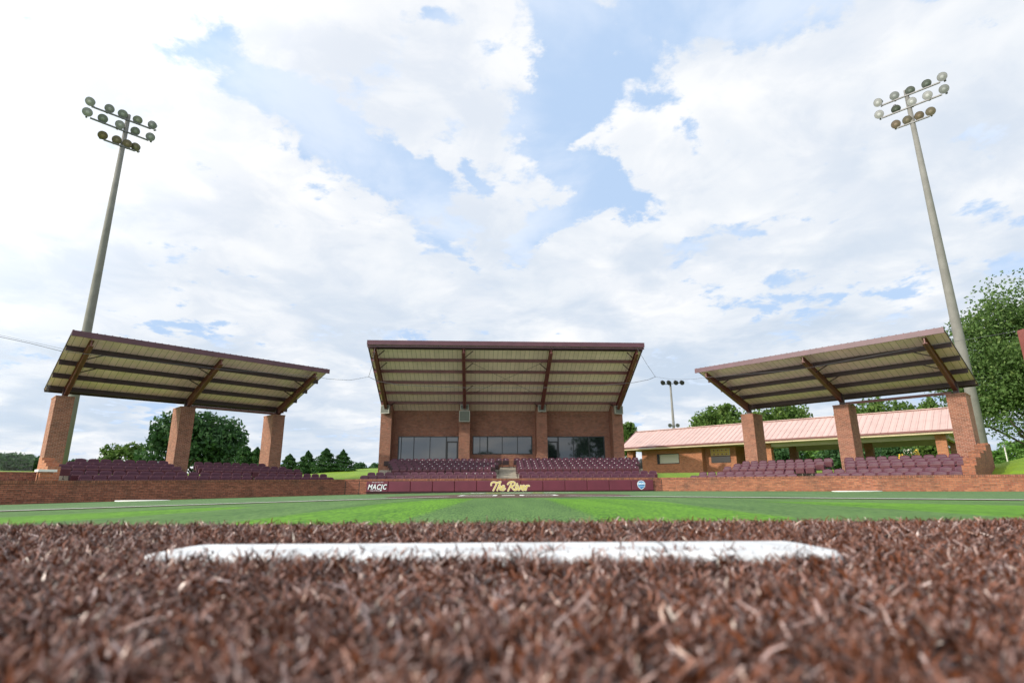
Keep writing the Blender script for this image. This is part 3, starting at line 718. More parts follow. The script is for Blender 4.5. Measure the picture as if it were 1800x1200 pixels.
# ------------------------------------------------------------------ covered side stands
def side_stand(side, P, phi, bays, wF, wS, Ht, L, Hf, Lb, e1, e3, Hb, label, rows):
    s_, c_ = math.sin(phi), math.cos(phi)
    u = Vector((-side*s_, c_)); nf = Vector((-side*c_, -s_))
    root = empty('covered_stand', (P[0], P[1], 0), 0, label, 'grandstand')
    Z = CAMZ
    def pt(a, b_, h): q = u*a+nf*b_; return Vector((q.x, q.y, h))
    aa = [0, bays[0], bays[1]]
    for a in aa:
        b = MB(); c = [pt(a-wF/2, 0, .3), pt(a+wF/2, 0, .3), pt(a+wF/2, -wS, .3), pt(a-wF/2, -wS, .3)]
        b.hexa(c+[q+Vector((0,0,Ht+Z-.3-.07)) for q in c])
        e = .018; c = [pt(a-wF/2-e, e, Ht+Z-.07), pt(a+wF/2+e, e, Ht+Z-.07), pt(a+wF/2+e, -wS-e, Ht+Z-.07), pt(a-wF/2-e, -wS-e, Ht+Z-.07)]
        b.hexa(c+[q+Vector((0,0,.07)) for q in c]); b.build('pillar', M['brick'], root)
    HF, HB = Hf+Z, Hb+Z                         # heights of the roof plane at its front and back edges
    def rz(d): return HB+(HF-HB)*(d+Lb)/(L+Lb)
    a0, a1 = -e1, aa[2]+e3
    # metal sheet, underside and weather side
    b = MB(); t_ = .05
    q = [(a0, L), (a1, L), (a1, -Lb), (a0, -Lb)]
    lo = [pt(a, d_, rz(d_)-.02) for a, d_ in q]; hi = [p+Vector((0,0,t_)) for p in lo]
    b.face(lo, 0, False, [(a, d_) for a, d_ in q]); b.face(hi[::-1], 1)
    for i in range(4): j = (i+1)%4; b.face([lo[i], hi[i], hi[j], lo[j]], 1)
    k = int((a1-a0)/.305)
    for i in range(k+1):
        a = a0+.02+i*.305
        if a > a1: break
        b.bar(pt(a, L+.03, rz(L)+.045), pt(a, -Lb, rz(-Lb)+.045), .05, .045, 1)
    b.build('roof_sheet', [M['under'], M['fascia']], root)
    b = MB(); b.bar(pt(a0-.03, L+.04, HF-.10), pt(a1+.03, L+.04, HF-.10), .06, .27)
    b.build('front_fascia', M['fascia'], root)
    b = MB()
    for a in (a0-.012, a1+.012): b = MB(); b.bar(pt(a, L, HF-.005), pt(a, -Lb, rz(-Lb)-.005), .03, .06); b.build('side_trim', M['steel_d'], root)
    b = MB(); b.bar(pt(a0, -Lb-.03, HB-.06), pt(a1, -Lb-.03, HB-.06), .06, .15); b.build('rear_gutter', M['steel_d'], root)
    nP = 4
    for i in range(nP):
        d_ = L-.2-(L+Lb-.45)*(i+ .8)/nP
        b = MB(); b.bar(pt(a0+.01, d_, rz(d_)-.145), pt(a1-.01, d_, rz(d_)-.155), .07, .24); b.bar(pt(a0+.01, d_-.07, rz(d_)-.243), pt(a1-.01, d_-.07, rz(d_)-.243), .08, .015)
        b.build('purlin', M['steel_d'], root)
        if i in (0, 1):
            for q_, a in enumerate(aa):
                sg = 1 if q_ < 1 else -1
                b = MB(); b.bar(pt(a+sg*.10, d_-.1, rz(d_)-.55), pt(a+sg*.75, d_-.03, rz(d_)-.26), .05, .05); b.build('knee_brace', M['steel_d'], root)
    for a in aa:                                # tapered cantilever rafters: I-shaped, deep at the pillar
        b = MB(); fr = (L-.10, HF-.27, .34); bk = (-wS*.35, None, .55)
        ztf, ztb = rz(fr[0])-.25, rz(bk[0])-.25
        sec = [(fr[0], ztf, .30), (0.25, rz(.25)-.25, .52), (bk[0], ztb, .55)]
        sec[1] = (0.25, rz(.25)-.25, .50)
        for (d0, z0, h0), (d1, z1, h1) in zip(sec[:-1], sec[1:]):
            for wv, zo0, zo1, hh0, hh1 in ((.05, 0, 0, h0, h1), (.20, 0, 0, .025, .025), (.20, -(h0-.025), -(h1-.025), .025, .025)):
                cs = []
                for (d_, z_, hh, zo) in ((d0, z0, hh0, zo0), (d1, z1, hh1, zo1)):
                    cs.append([pt(a-wv/2, d_, z_+zo-hh), pt(a+wv/2, d_, z_+zo-hh), pt(a+wv/2, d_, z_+zo), pt(a-wv/2, d_, z_+zo)])
                A, B = cs
                for i in range(4): j = (i+1)%4; b.face([A[i], B[i], B[j], A[j]])
                b.face(A[::-1]); b.face(B)
        b.build('rafter', M['steel'], root)
        b = MB(); b.box(-.12, -.12, 0, .12, .12, rz(-.35)-.6-(Ht+Z)+.32)
        q = pt(a, -.42, Ht+Z); o = b.build('post', M['steel_d'], root); o.location = q; o.rotation_euler = (0, 0, math.atan2(u.y, u.x))
    b = MB(); b.bar(pt(aa[1]+.2, -.35, Ht+Z+.075), pt(aa[2]-.1 if side < 0 else aa[2]-.2, -.35, Ht+Z+.075), .14, .14) if side < 0 else b.bar(pt(.2, -.35, Ht+Z+.075), pt(aa[1]-.2, -.35, Ht+Z+.075), .14, .14)
    b.build('tie_beam', M['steel'], root)
    # concrete terrace that carries the seat rows
    b = MB(); A_, U_, N_ = (A0, UL, NBL) if side < 0 else (B0, UR, NBR); rv = [(r_[1], r_[2]) for r_ in rows]; P2 = Vector(P)
    tl, tr = (.0, 13.2) if side < 0 else (1.0, 13.15)
    steps = []
    for i, (p_, z_) in enumerate(rv):
        p0 = .302 if i == 0 else rv[i][0]-.42
        p1 = rv[i+1][0]-.42 if i+1 < len(rv) else p_+1.6
        if i == 2: p0 = rv[1][0]+1.0
        if i == 1: p1 = rv[1][0]+1.0
        steps.append((p0, p1, z_))
    for i, (p0, p1, z_) in enumerate(steps):
        tl2 = tl+ (0 if i < 2 else .15); tr2 = tr
        q = [A_+U_*tl2+N_*p0-P2, A_+U_*tr2+N_*p0-P2, A_+U_*tr2+N_*p1-P2, A_+U_*tl2+N_*p1-P2]
        lo = [Vector((v.x, v.y, -.4)) for v in q]; hi = [Vector((v.x, v.y, z_)) for v in q]
        if side > 0: b.hexa(lo+hi)
        else: b.hexa(lo[::-1]+hi[::-1])
    b.build('terrace', M['concrete'], root)
    return root, pt
LS, ptL = side_stand(-1, (-23.478, 29.0), .768, (5.87, 11.384), .785, 1.542, 4.743, 4.791, 7.183, 1.198, .801, .79, 5.154, 'open brick and steel covered stand with sloping roof to the left of home plate', ROWS_L)
RS, ptR = side_stand(1, (23.254, 29.0), .749, (5.5, 11.184), .819, 1.411, 4.607, 5.129, 7.018, 1.635, .802, .601, 5.207, 'open brick and steel covered stand with sloping roof to the right of home plate', ROWS_R)

# ------------------------------------------------------------------ central stand with press box
PSI = .064; CB = Vector((-.688, 42.0)); BAY = 5.811
CS = empty('press_box_stand', (CB.x, CB.y, 0), PSI, 'central brick press box with dark windows under a high cantilever roof', 'building')
HT, LF, HFc = 6.042+CAMZ, 6.338, 9.156+CAMZ
def cx_of(px, depth=1.1):                       # local x on the facade for an image column
    k = (px-900)/1003.0; c, s = math.cos(PSI), math.sin(PSI)
    return (k*(CB.y+depth)-CB.x)/(c-k*s)-depth*0
xw0, xw1 = -1.5*BAY, 1.5*BAY
def lz(py, Y): return W(900, py, Y).z
WY = 1.1
def zat(px, py, extra=0.0):
    k, s = ray(px, py); x = cx_of(px); Y = CB.y+WY+x*math.sin(PSI); return CAMZ+s*Y
wins = [(697.8, 805.5, 766.2, 800, 'L'), (830.5, 936.7, 766.0, 798.2, 'M'), (962, 1065.5, 766.4, 800, 'R')]
# brick facade pieced around the windows
b = MB(); xs_ = [xw0]; cols = []
wrect = []
for (p0, p1, yt, yb_, nm) in wins:
    x0, x1 = cx_of(p0), cx_of(p1); zt_ = zat((p0+p1)/2, yt); zb_ = zat((p0+p1)/2, yb_) if nm == 'M' else 1.6
    wrect.append((x0, x1, zb_, zt_, nm))
cur = xw0-.3
ztopw = HT+.9
for (x0, x1, zb_, zt_, nm) in wrect:
    b.box(cur, WY, .8, x0, WY+.3, ztopw); b.box(x0, WY, zt_, x1, WY+.3, ztopw)
    b.box(x0, WY, .8, x1, WY+.3, zb_); cur = x1
b.box(cur, WY, .8, xw1+.3, WY+.3, ztopw)
b.build('facade', M['brick_box'], CS)
b = MB(); b.box(xw0-.32, WY+.302, .8, xw0+.0, WY+6, HT+.3); b.box(xw1, WY+.302, .8, xw1+.32, WY+6, HT+.3); b.box(xw0-.32, WY+6.003, .8, xw1+.32, WY+6.3, HT)
b.build('rear_walls', M['brick_box'], CS)
for i in range(4):
    xc = (i-1.5)*BAY; b = MB(); b.box(xc-.4, 0, .5, xc+.4, WY-.003, HT-.1); b.box(xc-.41, -.012, HT-.097, xc+.41, WY-.003, HT); b.build('pillar', M['brick_box'], CS)
MUL = {'L': [703.5, 726, 754.6, 783.8], 'M': [843.5, 857, 883.2, 910.4], 'R': [983, 1010, 1037.6]}
for (x0, x1, zb_, zt_, nm) in wrect:
    b = MB(); f = .07; y0, y1 = WY+.03, WY+.14
    b.box(x0, y0, zt_-f, x1, y1, zt_); b.box(x0, y0, zb_, x1, y1, zb_+f); b.box(x0, y0, zb_+f, x0+f, y1, zt_-f); b.box(x1-f, y0, zb_+f, x1, y1, zt_-f)
    wf = b.build('window', M['frame'], CS)
    for px in MUL[nm]:
        xm = cx_of(px); wd = .10 if px in (783.8, 983, 857) else .05
        b = MB(); b.box(xm-wd/2, y0+.005, zb_+f, xm+wd/2, y1-.005, zt_-f); b.build('mullion', M['frame'], wf)
    if nm in 'LR':
        d0, d1 = (cx_of(783.8)+.05, x1-f) if nm == 'L' else (x0+f, cx_of(983)-.05)
        zt2 = zt_-.42; b = MB(); b.box(d0, y0+.01, zt2-.06, d1, y1-.01, zt2+.04); b.box(d0, y0+.012, zb_+f, d0+.07, y1-.012, zt2-.06); b.box(d1-.07, y0+.012, zb_+f, d1, y1-.012, zt2-.06)
        b.build('door_frame', M['frame'], wf)
    b = MB(); ye = y0+.06; b.face([(x0+f,ye,zb_+f),(x1-f,ye,zb_+f),(x1-f,ye,zt_-f),(x0+f,ye,zt_-f)]); b.build('pane', M['glass'], wf)
# roof: plane from the wall top up and out over the seats
def rzc(d): return HT+.18+(HFc-HT-.18)*d/LF        # d = metres in front of the pillars
X0r, X1r = xw0-.42, xw1+.42; dB = -1.9
b = MB(); q = [(X0r, LF), (X1r, LF), (X1r, dB), (X0r, dB)]
lo = [Vector((a, -d_, rzc(d_)-.02)) for a, d_ in q]; hi = [p+Vector((0,0,.06)) for p in lo]
b.face(lo, 0, False, [(a, d_) for a, d_ in q]); b.face(hi[::-1], 1)
for i in range(4): j = (i+1)%4; b.face([lo[i], hi[i], hi[j], lo[j]], 1)
b.build('roof_sheet', [M['under_c'], M['fascia']], CS)
b = MB(); b.bar((X0r-.03, -LF-.05, HFc-.03), (X1r+.03, -LF-.05, HFc-.03), .12, .30); b.bar((X0r-.03, -LF+.03, HFc-.26), (X1r+.03, -LF+.03, HFc-.26), .05, .10)
b.build('front_fascia', M['fascia'], CS)
b = MB()
for a in (X0r-.02, X1r+.02): b = MB(); b.bar((a, -LF, rzc(LF)), (a, -dB, rzc(dB)), .05, .18); b.build('side_trim', M['steel_d'], CS)
for i in range(6):
    d_ = LF-.30-i*1.19
    b = MB(); b.bar((X0r+.01, -d_, rzc(d_)-.14), (X1r-.01, -d_, rzc(d_)-.14), .07, .20); b.build('purlin', M['steel'] if i else M['steel_d'], CS)
for i in range(4):
    a = (i-1.5)*BAY; b = MB()
    sec = [(LF-.16, rzc(LF-.16)-.24, .30), (.1, rzc(.1)-.24, .55), (-.9, rzc(-.9)-.24, .5)]
    for (d0, z0, h0), (d1, z1, h1) in zip(sec[:-1], sec[1:]):
        for wv, zo0, zo1, hh0, hh1 in ((.06, 0, 0, h0, h1), (.22, 0, 0, .03, .03), (.22, -(h0-.03), -(h1-.03), .03, .03)):
            cs = [[(a-wv/2, -d_, z_+zo-hh), (a+wv/2, -d_, z_+zo-hh), (a+wv/2, -d_, z_+zo), (a-wv/2, -d_, z_+zo)] for (d_, z_, hh, zo) in ((d0, z0, hh0, zo0), (d1, z1, hh1, zo1))]
            A, B = cs
            for i_ in range(4): j = (i_+1)%4; b.face([A[i_], B[i_], B[j], A[j]])
            b.face(A[::-1]); b.face(B)
    b.build('rafter', M['steel'], CS)
for (a, ds, sg) in ((-1.5*BAY, (5.9, 4.7, .25), 1), (-.5*BAY, (5.9, 4.7, 2.3), 1), (.5*BAY, (4.7, .25), -1), (1.5*BAY, (5.9, 4.7, .25), -1)):
    for d_ in ds:
        b = MB(); b.bar((a+sg*.06, -d_+.3, rzc(d_)-.62), (a+sg*.62, -d_, rzc(d_)-.22), .045, .045); b.build('knee_brace', M['steel_d'], CS)
b = MB()
for (a0, d0, a1, d1) in ((-BAY*.42, 4.9, BAY*.42, 1.4), (BAY*.42, 4.9, -BAY*.42, 1.4)):
    b.tube([(a0, -d0, rzc(d0)-.3), (a1, -d1, rzc(d1)-.3)], .012, 5)
b.build('cross_rod', M['steel_d'], CS)
# terrace and aisle steps of the central stand
b = MB(); rv = [(r_[1], r_[2]) for r_ in ROWS_C]; cc_, ss_ = math.cos(-PSI), math.sin(-PSI)
T = MB()
edges = [31.903, 33.08, 37.58, 38.45, 39.33, 40.18, 41.03, 42.6]; zz = [r_[2] for r_ in ROWS_C]
edges = [31.903, 33.08, 34.6] ; 
blk = [(31.903, 33.08, zz[0]), (33.08, 34.5, zz[1]), (34.5, 37.58, zz[1]+.15), (37.58, 38.45, zz[2]), (38.45, 39.33, zz[3]), (39.33, 40.18, zz[4]), (40.18, 41.03, zz[5]), (41.03, 42.55, zz[6])]
ter = empty('seating_terrace', (0, 32, 0), 0, 'pale concrete seating terrace with a central aisle of steps below the press box', 'terrace')
for i, (y0, y1, z_) in enumerate(blk):
    for (x0, x1) in (((-9.15, -.86), (.30, 8.15)) if i < 2 else ((-9.6, -.95), (.22, 9.35)) if i > 2 else ((-9.6, 9.35),)):
        T.box(x0, y0-32, -.3, x1, y1-32-.001, z_)
T.build('tier', M['concrete'], ter)
steps = [(31.903, 33.2, .30), (33.2, 34.49, .42)]
for i in range(14): steps.append((37.4+i*.33, 37.4+(i+1)*.33, .58+.085*i))
for (y0, y1, z_) in steps: T = MB(); T.box(-.855 if y0 < 35 else -.945, y0-32, -.3, .295 if y0 < 35 else .215, y1-32-.001, z_); T.build('aisle_step', M['concrete'], ter)
# loudspeakers hung on the pillar tops
def speaker(x, z, w_, h_, tilt, lab, yaw=0, dp=.34, y=-.02):
    c, s = math.cos(PSI), math.sin(PSI); yy = y-dp/2
    r_ = empty('loudspeaker', (CB.x+x*c-yy*s, CB.y+x*s+yy*c, z), PSI+yaw, lab, 'loudspeaker', 'grey loudspeakers on the press box pillars')
    b = MB(); t = dp/2
    f = [(-w_/2,-t,-h_/2),(w_/2,-t,-h_/2),(w_/2,-t,h_/2),(-w_/2,-t,h_/2)]; g = [(-w_*.36,t,-h_/2+.04),(w_*.36,t,-h_/2+.04),(w_*.36,t,h_/2),(-w_*.36,t,h_/2)]
    for i in range(4): j = (i+1)%4; b.face([f[i], g[i], g[j], f[j]])
    b.face(g[::-1]); e = .05
    f2 = [(-w_/2+e,-t,-h_/2+e),(w_/2-e,-t,-h_/2+e),(w_/2-e,-t,h_/2-e),(-w_/2+e,-t,h_/2-e)]
    for i in range(4): j = (i+1)%4; b.face([f[i], f[j], f2[j], f2[i]])
    b.build('cabinet', M['spk'], r_)
    b = MB(); f3 = [(p[0], p[1]+.03, p[2]) for p in f2]; b.face(f3)
    for i in range(4): j = (i+1)%4; b.face([f2[i], f2[j], f3[j], f3[i]])
    for i in range(int((h_-.1)/.05)): zz_ = -h_/2+e+.02+i*.05; b.box(-w_/2+e, -t+.012, zz_, w_/2-e, -t+.018, zz_+.012)
    b.build('grille', M['spk_g'], r_)
M['spk'] = worn('speaker_cabinet', (.42,.41,.35), .6, 0, .15, 4); M['spk_g'] = worn('speaker_grille', (.17,.18,.15), .6, 0, .2, 10)
speaker(-1.5*BAY-.02, HT-.45, .70, .62, 0, 'weathered grey loudspeaker under the roof on the leftmost press box pillar', -.35)
speaker(-.5*BAY, HT-.95, .80, .82, 0, 'largest loudspeaker, pale framed, on the second press box pillar from the left')
speaker(-.5*BAY, HT-.28, .66, .42, 0, 'small loudspeaker above the large one on the second press box pillar')
speaker(.5*BAY, HT-.35, .62, .50, 0, 'small grey loudspeaker on the third press box pillar from the left')
speaker(1.5*BAY+.02, HT-.45, .70, .62, 0, 'weathered grey loudspeaker under the roof on the rightmost press box pillar', .35)

# ------------------------------------------------------------------ floodlight masts
def mast(base, h, r0, r1, rows, side, label):
    root = empty('floodlight_mast', base, 0, label, 'light pole', 'tall floodlight masts behind the side stands')
    b = MB(); b.tube([(0, 0, -.5), (0, 0, h*.3), (0, 0, h*.65), (0, 0, h)], [r0, r0*.86+r1*.14, r0*.45+r1*.55, r1], 20); b.build('pole', M['pole'], root)
    bp = Vector(base)
    for ri, row in enumerate(rows):
        pts = []
        kk, ss = ray(*row['mid']); hh = CAMZ+ss*base[1]*1.0
        for (px, py) in row['lamps']:
            k, s = ray(px, py); Y = (hh-CAMZ)/s; pts.append(Vector((k*Y, Y, hh))-bp)
        # crossarm: best straight level line through the lamps
        c = sum(pts, Vector())/len(pts); d_ = (pts[-1]-pts[0]).normalized(); d_.z = 0
        c = Vector((0, 0, hh-bp.z)) if ri < 3 else c
        off = -.34
        ex0, ex1 = (pts[0]-c).dot(d_), (pts[-1]-c).dot(d_)
        sh = Vector((0, -.18, 0))
        b = MB(); b.bar(c+d_*(ex0*.92)+sh+Vector((0,0,off)), c+d_*(ex1*.92)+sh+Vector((0,0,off)), .11, .09); b.bar(c+sh+Vector((0,0,off)), c+Vector((0,0,off)), .12, .12, 0)
        b.build('crossarm', M['galv'], root)
        for i, p in enumerate(pts):
            p = c+d_*((p-c).dot(d_))+sh+Vector((0, -.05, 0))
            aim = Vector((random.uniform(-26, 26)-bp.x*.1, random.uniform(-12, 24), 0))-(p+bp)
            if ri == 2: aim.z -= 4
            rot = aim.to_track_quat('-Y', 'Z').to_matrix().to_4x4()
            b = MB(); rr_ = .315; seg = 20
            prof_ = [(-.16, rr_), (-.13, rr_), (.02, rr_*.86), (.16, rr_*.5), (.24, rr_*.36), (.42, rr_*.34)]
            for (ya, ra), (yb, rb) in zip(prof_[:-1], prof_[1:]):
                for k_ in range(seg):
                    a0, a1 = 2*math.pi*k_/seg, 2*math.pi*(k_+1)/seg
                    b.face([(math.cos(a0)*ra, ya, math.sin(a0)*ra), (math.cos(a0)*rb, yb, math.sin(a0)*rb), (math.cos(a1)*rb, yb, math.sin(a1)*rb), (math.cos(a1)*ra, ya, math.sin(a1)*ra)], 0, True)
            b.face([(math.cos(2*math.pi*k_/seg)*rr_*.34, .42, math.sin(2*math.pi*k_/seg)*rr_*.34) for k_ in range(seg)])
            b.bar((0, .3, -.3), (0, .1, -.36), .12, .1)
            fl = b.build('floodlight', M['galv'], root, Matrix.Translation(p) @ rot)
            b = MB()
            pz = [(math.cos(2*math.pi*k_/seg)*rr_*.97, -.15, math.sin(2*math.pi*k_/seg)*rr_*.97) for k_ in range(seg)]
            for k_ in range(seg):
                q = [pz[k_], pz[(k_+1)%seg], (0, -.20, 0)]; b.face(q[::-1], 0, False, [(v[0], v[2]) for v in q[::-1]])
            ms = M['lens_brown'][i%2] if ri == 2 else M['lens'][random.randint(0, 2)]
            b.build('lens', ms, fl)
def zl(ox, oy, sc, pts): return [(ox+x/sc, oy+y/sc) for x, y in pts]
LR = [dict(mid=(219, 206), lamps=zl(60,120,6,[(620,390),(812,450),(957,508),(1108,568),(1268,635)])),
      dict(mid=(214.5, 226), lamps=zl(60,120,6,[(580,498),(747,560),(915,625),(1077,683),(1242,755)])),
      dict(mid=(212, 252), lamps=zl(60,120,6,[(737,733),(880,783),(997,828),(1093,862)]))]
RRr = [dict(mid=(1594.5, 163), lamps=zl(1480,100,6.923,[(430,588),(613,500),(800,422),(990,345),(1200,280)])),
      dict(mid=(1598.5, 183.5), lamps=zl(1480,100,6.923,[(437,738),(630,655),(825,577),(1018,498),(1222,430)])),
      dict(mid=(1601, 210), lamps=zl(1480,100,6.923,[(630,848),(760,793),(905,743),(1052,692)]))]
mast((-28.6, 36, 0), 36*.752+CAMZ, .32, .14, LR, -1, 'tall tapered floodlight mast with fourteen lamps behind the left stand')
mast((29.9, 36, 0), 36*.80+CAMZ, .33, .14, RRr, 1, 'tall tapered floodlight mast with fourteen lamps behind the right stand')
# distant lamp pole beyond the concession building
pb = W(1178, 671, 95); root = empty('lamp_pole', (pb.x, 95, 1), 0, 'thin distant lamp pole with four dark lamps above the pink roof', 'light pole')
b = MB(); b.tube([(0,0,0),(0,0,pb.z-1)], [.30,.16], 10); b.build('pole', M['pole'], root)
b = MB(); b.bar((-1.5, -.2, pb.z-1.5), (2.0, -.2, pb.z-1.2), .12, .10); b.build('crossarm', M['galv'], root)
for i, dx_ in enumerate((-1.4, -.35, .85, 1.9)):
    b = MB(); b.tube([(dx_, -.6, pb.z-1.45+.15), (dx_, -.1, pb.z-1.25+.2), (dx_, .25, pb.z-1.2+.25)], [.40, .34, .12], 10); b.build('floodlight', M['black'], root)
b = MB(); zz_ = W(1182, 748, 95).z-1; b.tube([(-.7,-.4,zz_),(-.7,.2,zz_+.2)], [.35,.2], 8); b.tube([(.6,-.4,zz_),(.6,.2,zz_+.2)], [.35,.2], 8); b.bar((-.7,0,zz_),(.6,0,zz_),.08,.08); b.build('lower_lamps', M['galv'], root)

# ------------------------------------------------------------------ concession building and pavilion
CO = Vector((10.45, 54.0)); ce = Vector((.74, -.672)).normalized(); cbk = Vector((.672, .74)).normalized()
CBg = empty('concession_building', (CO.x, CO.y, 0), math.atan2(ce.y, ce.x), 'long low orange brick concession building with open pavilion and pink metal roof', 'building')
ZE, ZG, ZR, DR = 3.80, .95, 5.62, 4.1; SE = 25.2
b = MB(); rp = [(-.1, -.05, ZE), (SE, -.05, ZE), (SE-.0, DR, ZR), (-.75, DR, ZR)]
b.face(rp, 0, False, [(p[0]+ .0*p[1], p[1]) for p in rp]); b.face([(-.75,DR,ZR),(SE,DR,ZR),(SE,2*DR,ZE),(-.1,2*DR,ZE)], 0)
rb_ = [(p[0], p[1], p[2]-.08) for p in rp]; b.face(rb_[::-1], 1); b.face([(-.1,2*DR,ZE-.08),(SE,2*DR,ZE-.08),(SE,DR,ZR-.08),(-.75,DR,ZR-.08)], 1)
for i in range(int(SE/.42)): a = .1+i*.42; b.bar((a, -.05, ZE+.02), (a+(-.1 if a < 4 else 0), DR, ZR+.02), .03, .018)
b.bar((-.8, DR, ZR+.03), (SE+.05, DR, ZR+.03), .35, .05)
b.build('roof', [M['pink'], M['soffit']], CBg)
b = MB(); b.bar((-.15, -.10, ZE-.06), (SE+.02, -.10, ZE-.06), .06, .13); b.bar((SE+.03, -.05, ZE-.06), (SE+.03, DR, ZR-.06), .05, .16); b.bar((-.2, -.05, ZE-.06), (-.8, DR, ZR-.06), .05, .16); b.build('eave_fascia', M['steel'], CBg)
b = MB(); b.bar((-.1, -.02, ZE-.20), (SE-.05, -.02, ZE-.20), .05, .12); b.build('eave_trim', M['trim'], CBg)
b = MB(); b.face([(-.05,0,ZE-.24),(SE-.1,0,ZE-.24),(SE-.1,2*DR,ZE-.24),(-.05,2*DR,ZE-.24)]); b.box(12.9, .95, ZE-.55, SE-.4, 1.25, ZE-.245); b.box(12.9, 6.9, ZE-.62, SE-.4, 7.2, ZE-.245); b.box(SE-.62, 1.252, ZE-.55, SE-.42, 6.89, ZE-.245)
b.build('ceiling', M['soffit'], CBg)
# brick body with a service window, a sign board and a recessed doorway
w0, w1 = 3.05, 5.25
b = MB(); zt2 = ZE-.25
b.box(1.5, 1, ZG-.4, w0, 1.25, zt2); b.box(w0, 1, ZG-.4, w1, 1.25, ZG+1.25); b.box(w0, 1, ZG+2.18, w1, 1.25, zt2); b.box(w1, 1, ZG-.4, 7.4, 1.25, zt2)
b.box(1.5, 1.252, ZG-.4, 1.75, 7.0, zt2); b.box(7.15, 1.252, ZG-.4, 7.4, 2.0, zt2); b.box(7.402, 1.75, ZG-.4, 10.1, 2.0, zt2); b.box(9.85, 2.002, ZG-.4, 10.1, 4.2, zt2); b.box(10.102, 3.95, ZG-.4, 11.35, 4.2, zt2); b.box(11.10, 4.202, ZG-.4, 11.35, 7.0, zt2)
b.box(1.76, 6.8, ZG-.4, 11.09, 7.0, zt2)
b.build('wall', M['brick_light'], CBg)
b = MB(); b.box(w0, 1.02, ZG+1.25, w0+.22, 1.2, ZG+2.18); b.box(w0+.22, 1.04, ZG+1.25, w1, 1.2, ZG+1.32); b.box(w0+.22, 1.04, ZG+2.12, w1, 1.2, ZG+2.18); b.box(w1-.06, 1.04, ZG+1.32, w1, 1.2, ZG+2.12)
wf = b.build('service_window', M['frame'], CBg)
b = MB()
for i in range(10): z_ = ZG+1.32+i*.08; b.box(w0+.22, 1.10+(i%2)*.006, z_, w1-.06, 1.16, z_+.079)
b.build('shutter', M['shutter'], wf)
b = MB(); b.box(7.9, 1.70, ZG+1.85, 9.6, 1.748, ZG+2.45, 0); b.box(7.9, 1.70, ZG+1.25, 9.6, 1.748, ZG+1.80, 1)
for i in range(9):
    for j in range(3): b.box(7.96+i*.18, 1.69, ZG+1.9+j*.17, 8.09+i*.18, 1.702, ZG+2.02+j*.17, 2+(i*j+i)%2)
b.build('menu_board', [M['trim'], M['frame'], M['yellow'], worn('menu_red', (.35,.12,.05), .6)], CBg)
b = MB(); b.box(10.2, 3.88, ZG+.5, 10.62, 3.948, ZG+2.2, 0); b.box(10.68, 3.90, ZG-.3, 11.3, 3.948, ZG+2.3, 1); b.build('service_door', [M['shutter'], M['dark']], CBg)
for (s_, d_, mt) in ((13.0,.8,'brick_light'),(18.7,.8,'brick_light'),(24.35,.8,'brick_light'),(13.2,6.8,'brick'),(19.0,6.8,'brick'),(24.6,6.8,'brick'),(.35,.8,'brick_light'),(.4,6.8,'brick')):  # front posts lit, rear posts shaded: light put into the brick colour
    b = MB(); wv = .30; b.box(s_-wv, d_-wv+.3, ZG-.5, s_+wv, d_+wv+.3, ZE-.25); b.build('post', M[mt], CBg)
b = MB(); b.box(-.8, -1.0, ZG-.6, SE+1, 9.5, ZG-.03); b.build('floor_slab', M['concrete'], CBg)
# low brick wall with shrubs left of the building and a pale path in the gap
b = MB(); b.box(0, 0, -.3, 5.2, .3, .55); o = b.build('garden_wall', M['brick_light']); o.location = (9.6, 50.0, .85); o.rotation_euler = (0,0,-.4)
tag(o, 'low brick wall by the shrubs between the press box and the concession building', 'wall')
# stepped brick side walls at the outer ends of the seating
def stepped(name, P, u, nb, hs, th, label, mtl, cap=None):
    b = MB(); root = empty(name, (P.x, P.y, 0), 0, label, 'wall')
    p0 = 0
    for (dp, z_) in hs:
        q = [nb*p0, nb*(p0+dp), nb*(p0+dp)+u*th, nb*p0+u*th]
        lo = [Vector((v.x, v.y, -.3)) for v in q]; hi = [Vector((v.x, v.y, z_)) for v in q]; b.hexa(lo+hi); p0 += dp
    b.build('wall', mtl, root); return root
stepped('stepped_wall', B0+UR*13.12+NBR*.33, UR, NBR, [(.9,1.0),(1.1,1.33),(1.0,1.36),(1.6,1.62),(1.5,1.78),(1.4,2.10),(1.2,2.22)], .42, 'stepped brick side wall at the right end of the right stand', M['brick_wall_r'])
stepped('stepped_wall', A0+UL*12.35+NBL*1.5, UL, NBL, [(.35,1.18),(.4,1.32),(.45,1.44),(.5,1.56)], .42, 'stepped brick side wall at the left end of the left stand', M['brick_light'])
pw = A0+UL*13.0+NBL*.55; root = empty('brick_pier', (pw.x, pw.y, 0), angL, 'short brick pier with a white capstone at the left end of the seats', 'pier')
b = MB(); b.box(-.20, -.20, -.2, .20, .20, .93); b.build('pier', M['brick_light'], root)
b = MB(); b.box(-.29, -.27, .93, .29, .27, 1.02); b.build('capstone', M['white'], root)
b = MB(); q0, q1 = A0+UL*13.25+NBL*.75, A0+UL*26+NBL*.75
b.bar((q0.x, q0.y, .35), (q1.x, q1.y, .30), .3, 1.15); tag(b.build('brick_wall', M['brick_wall']), 'upper brick wall set back behind the far left end of the front wall', 'wall')

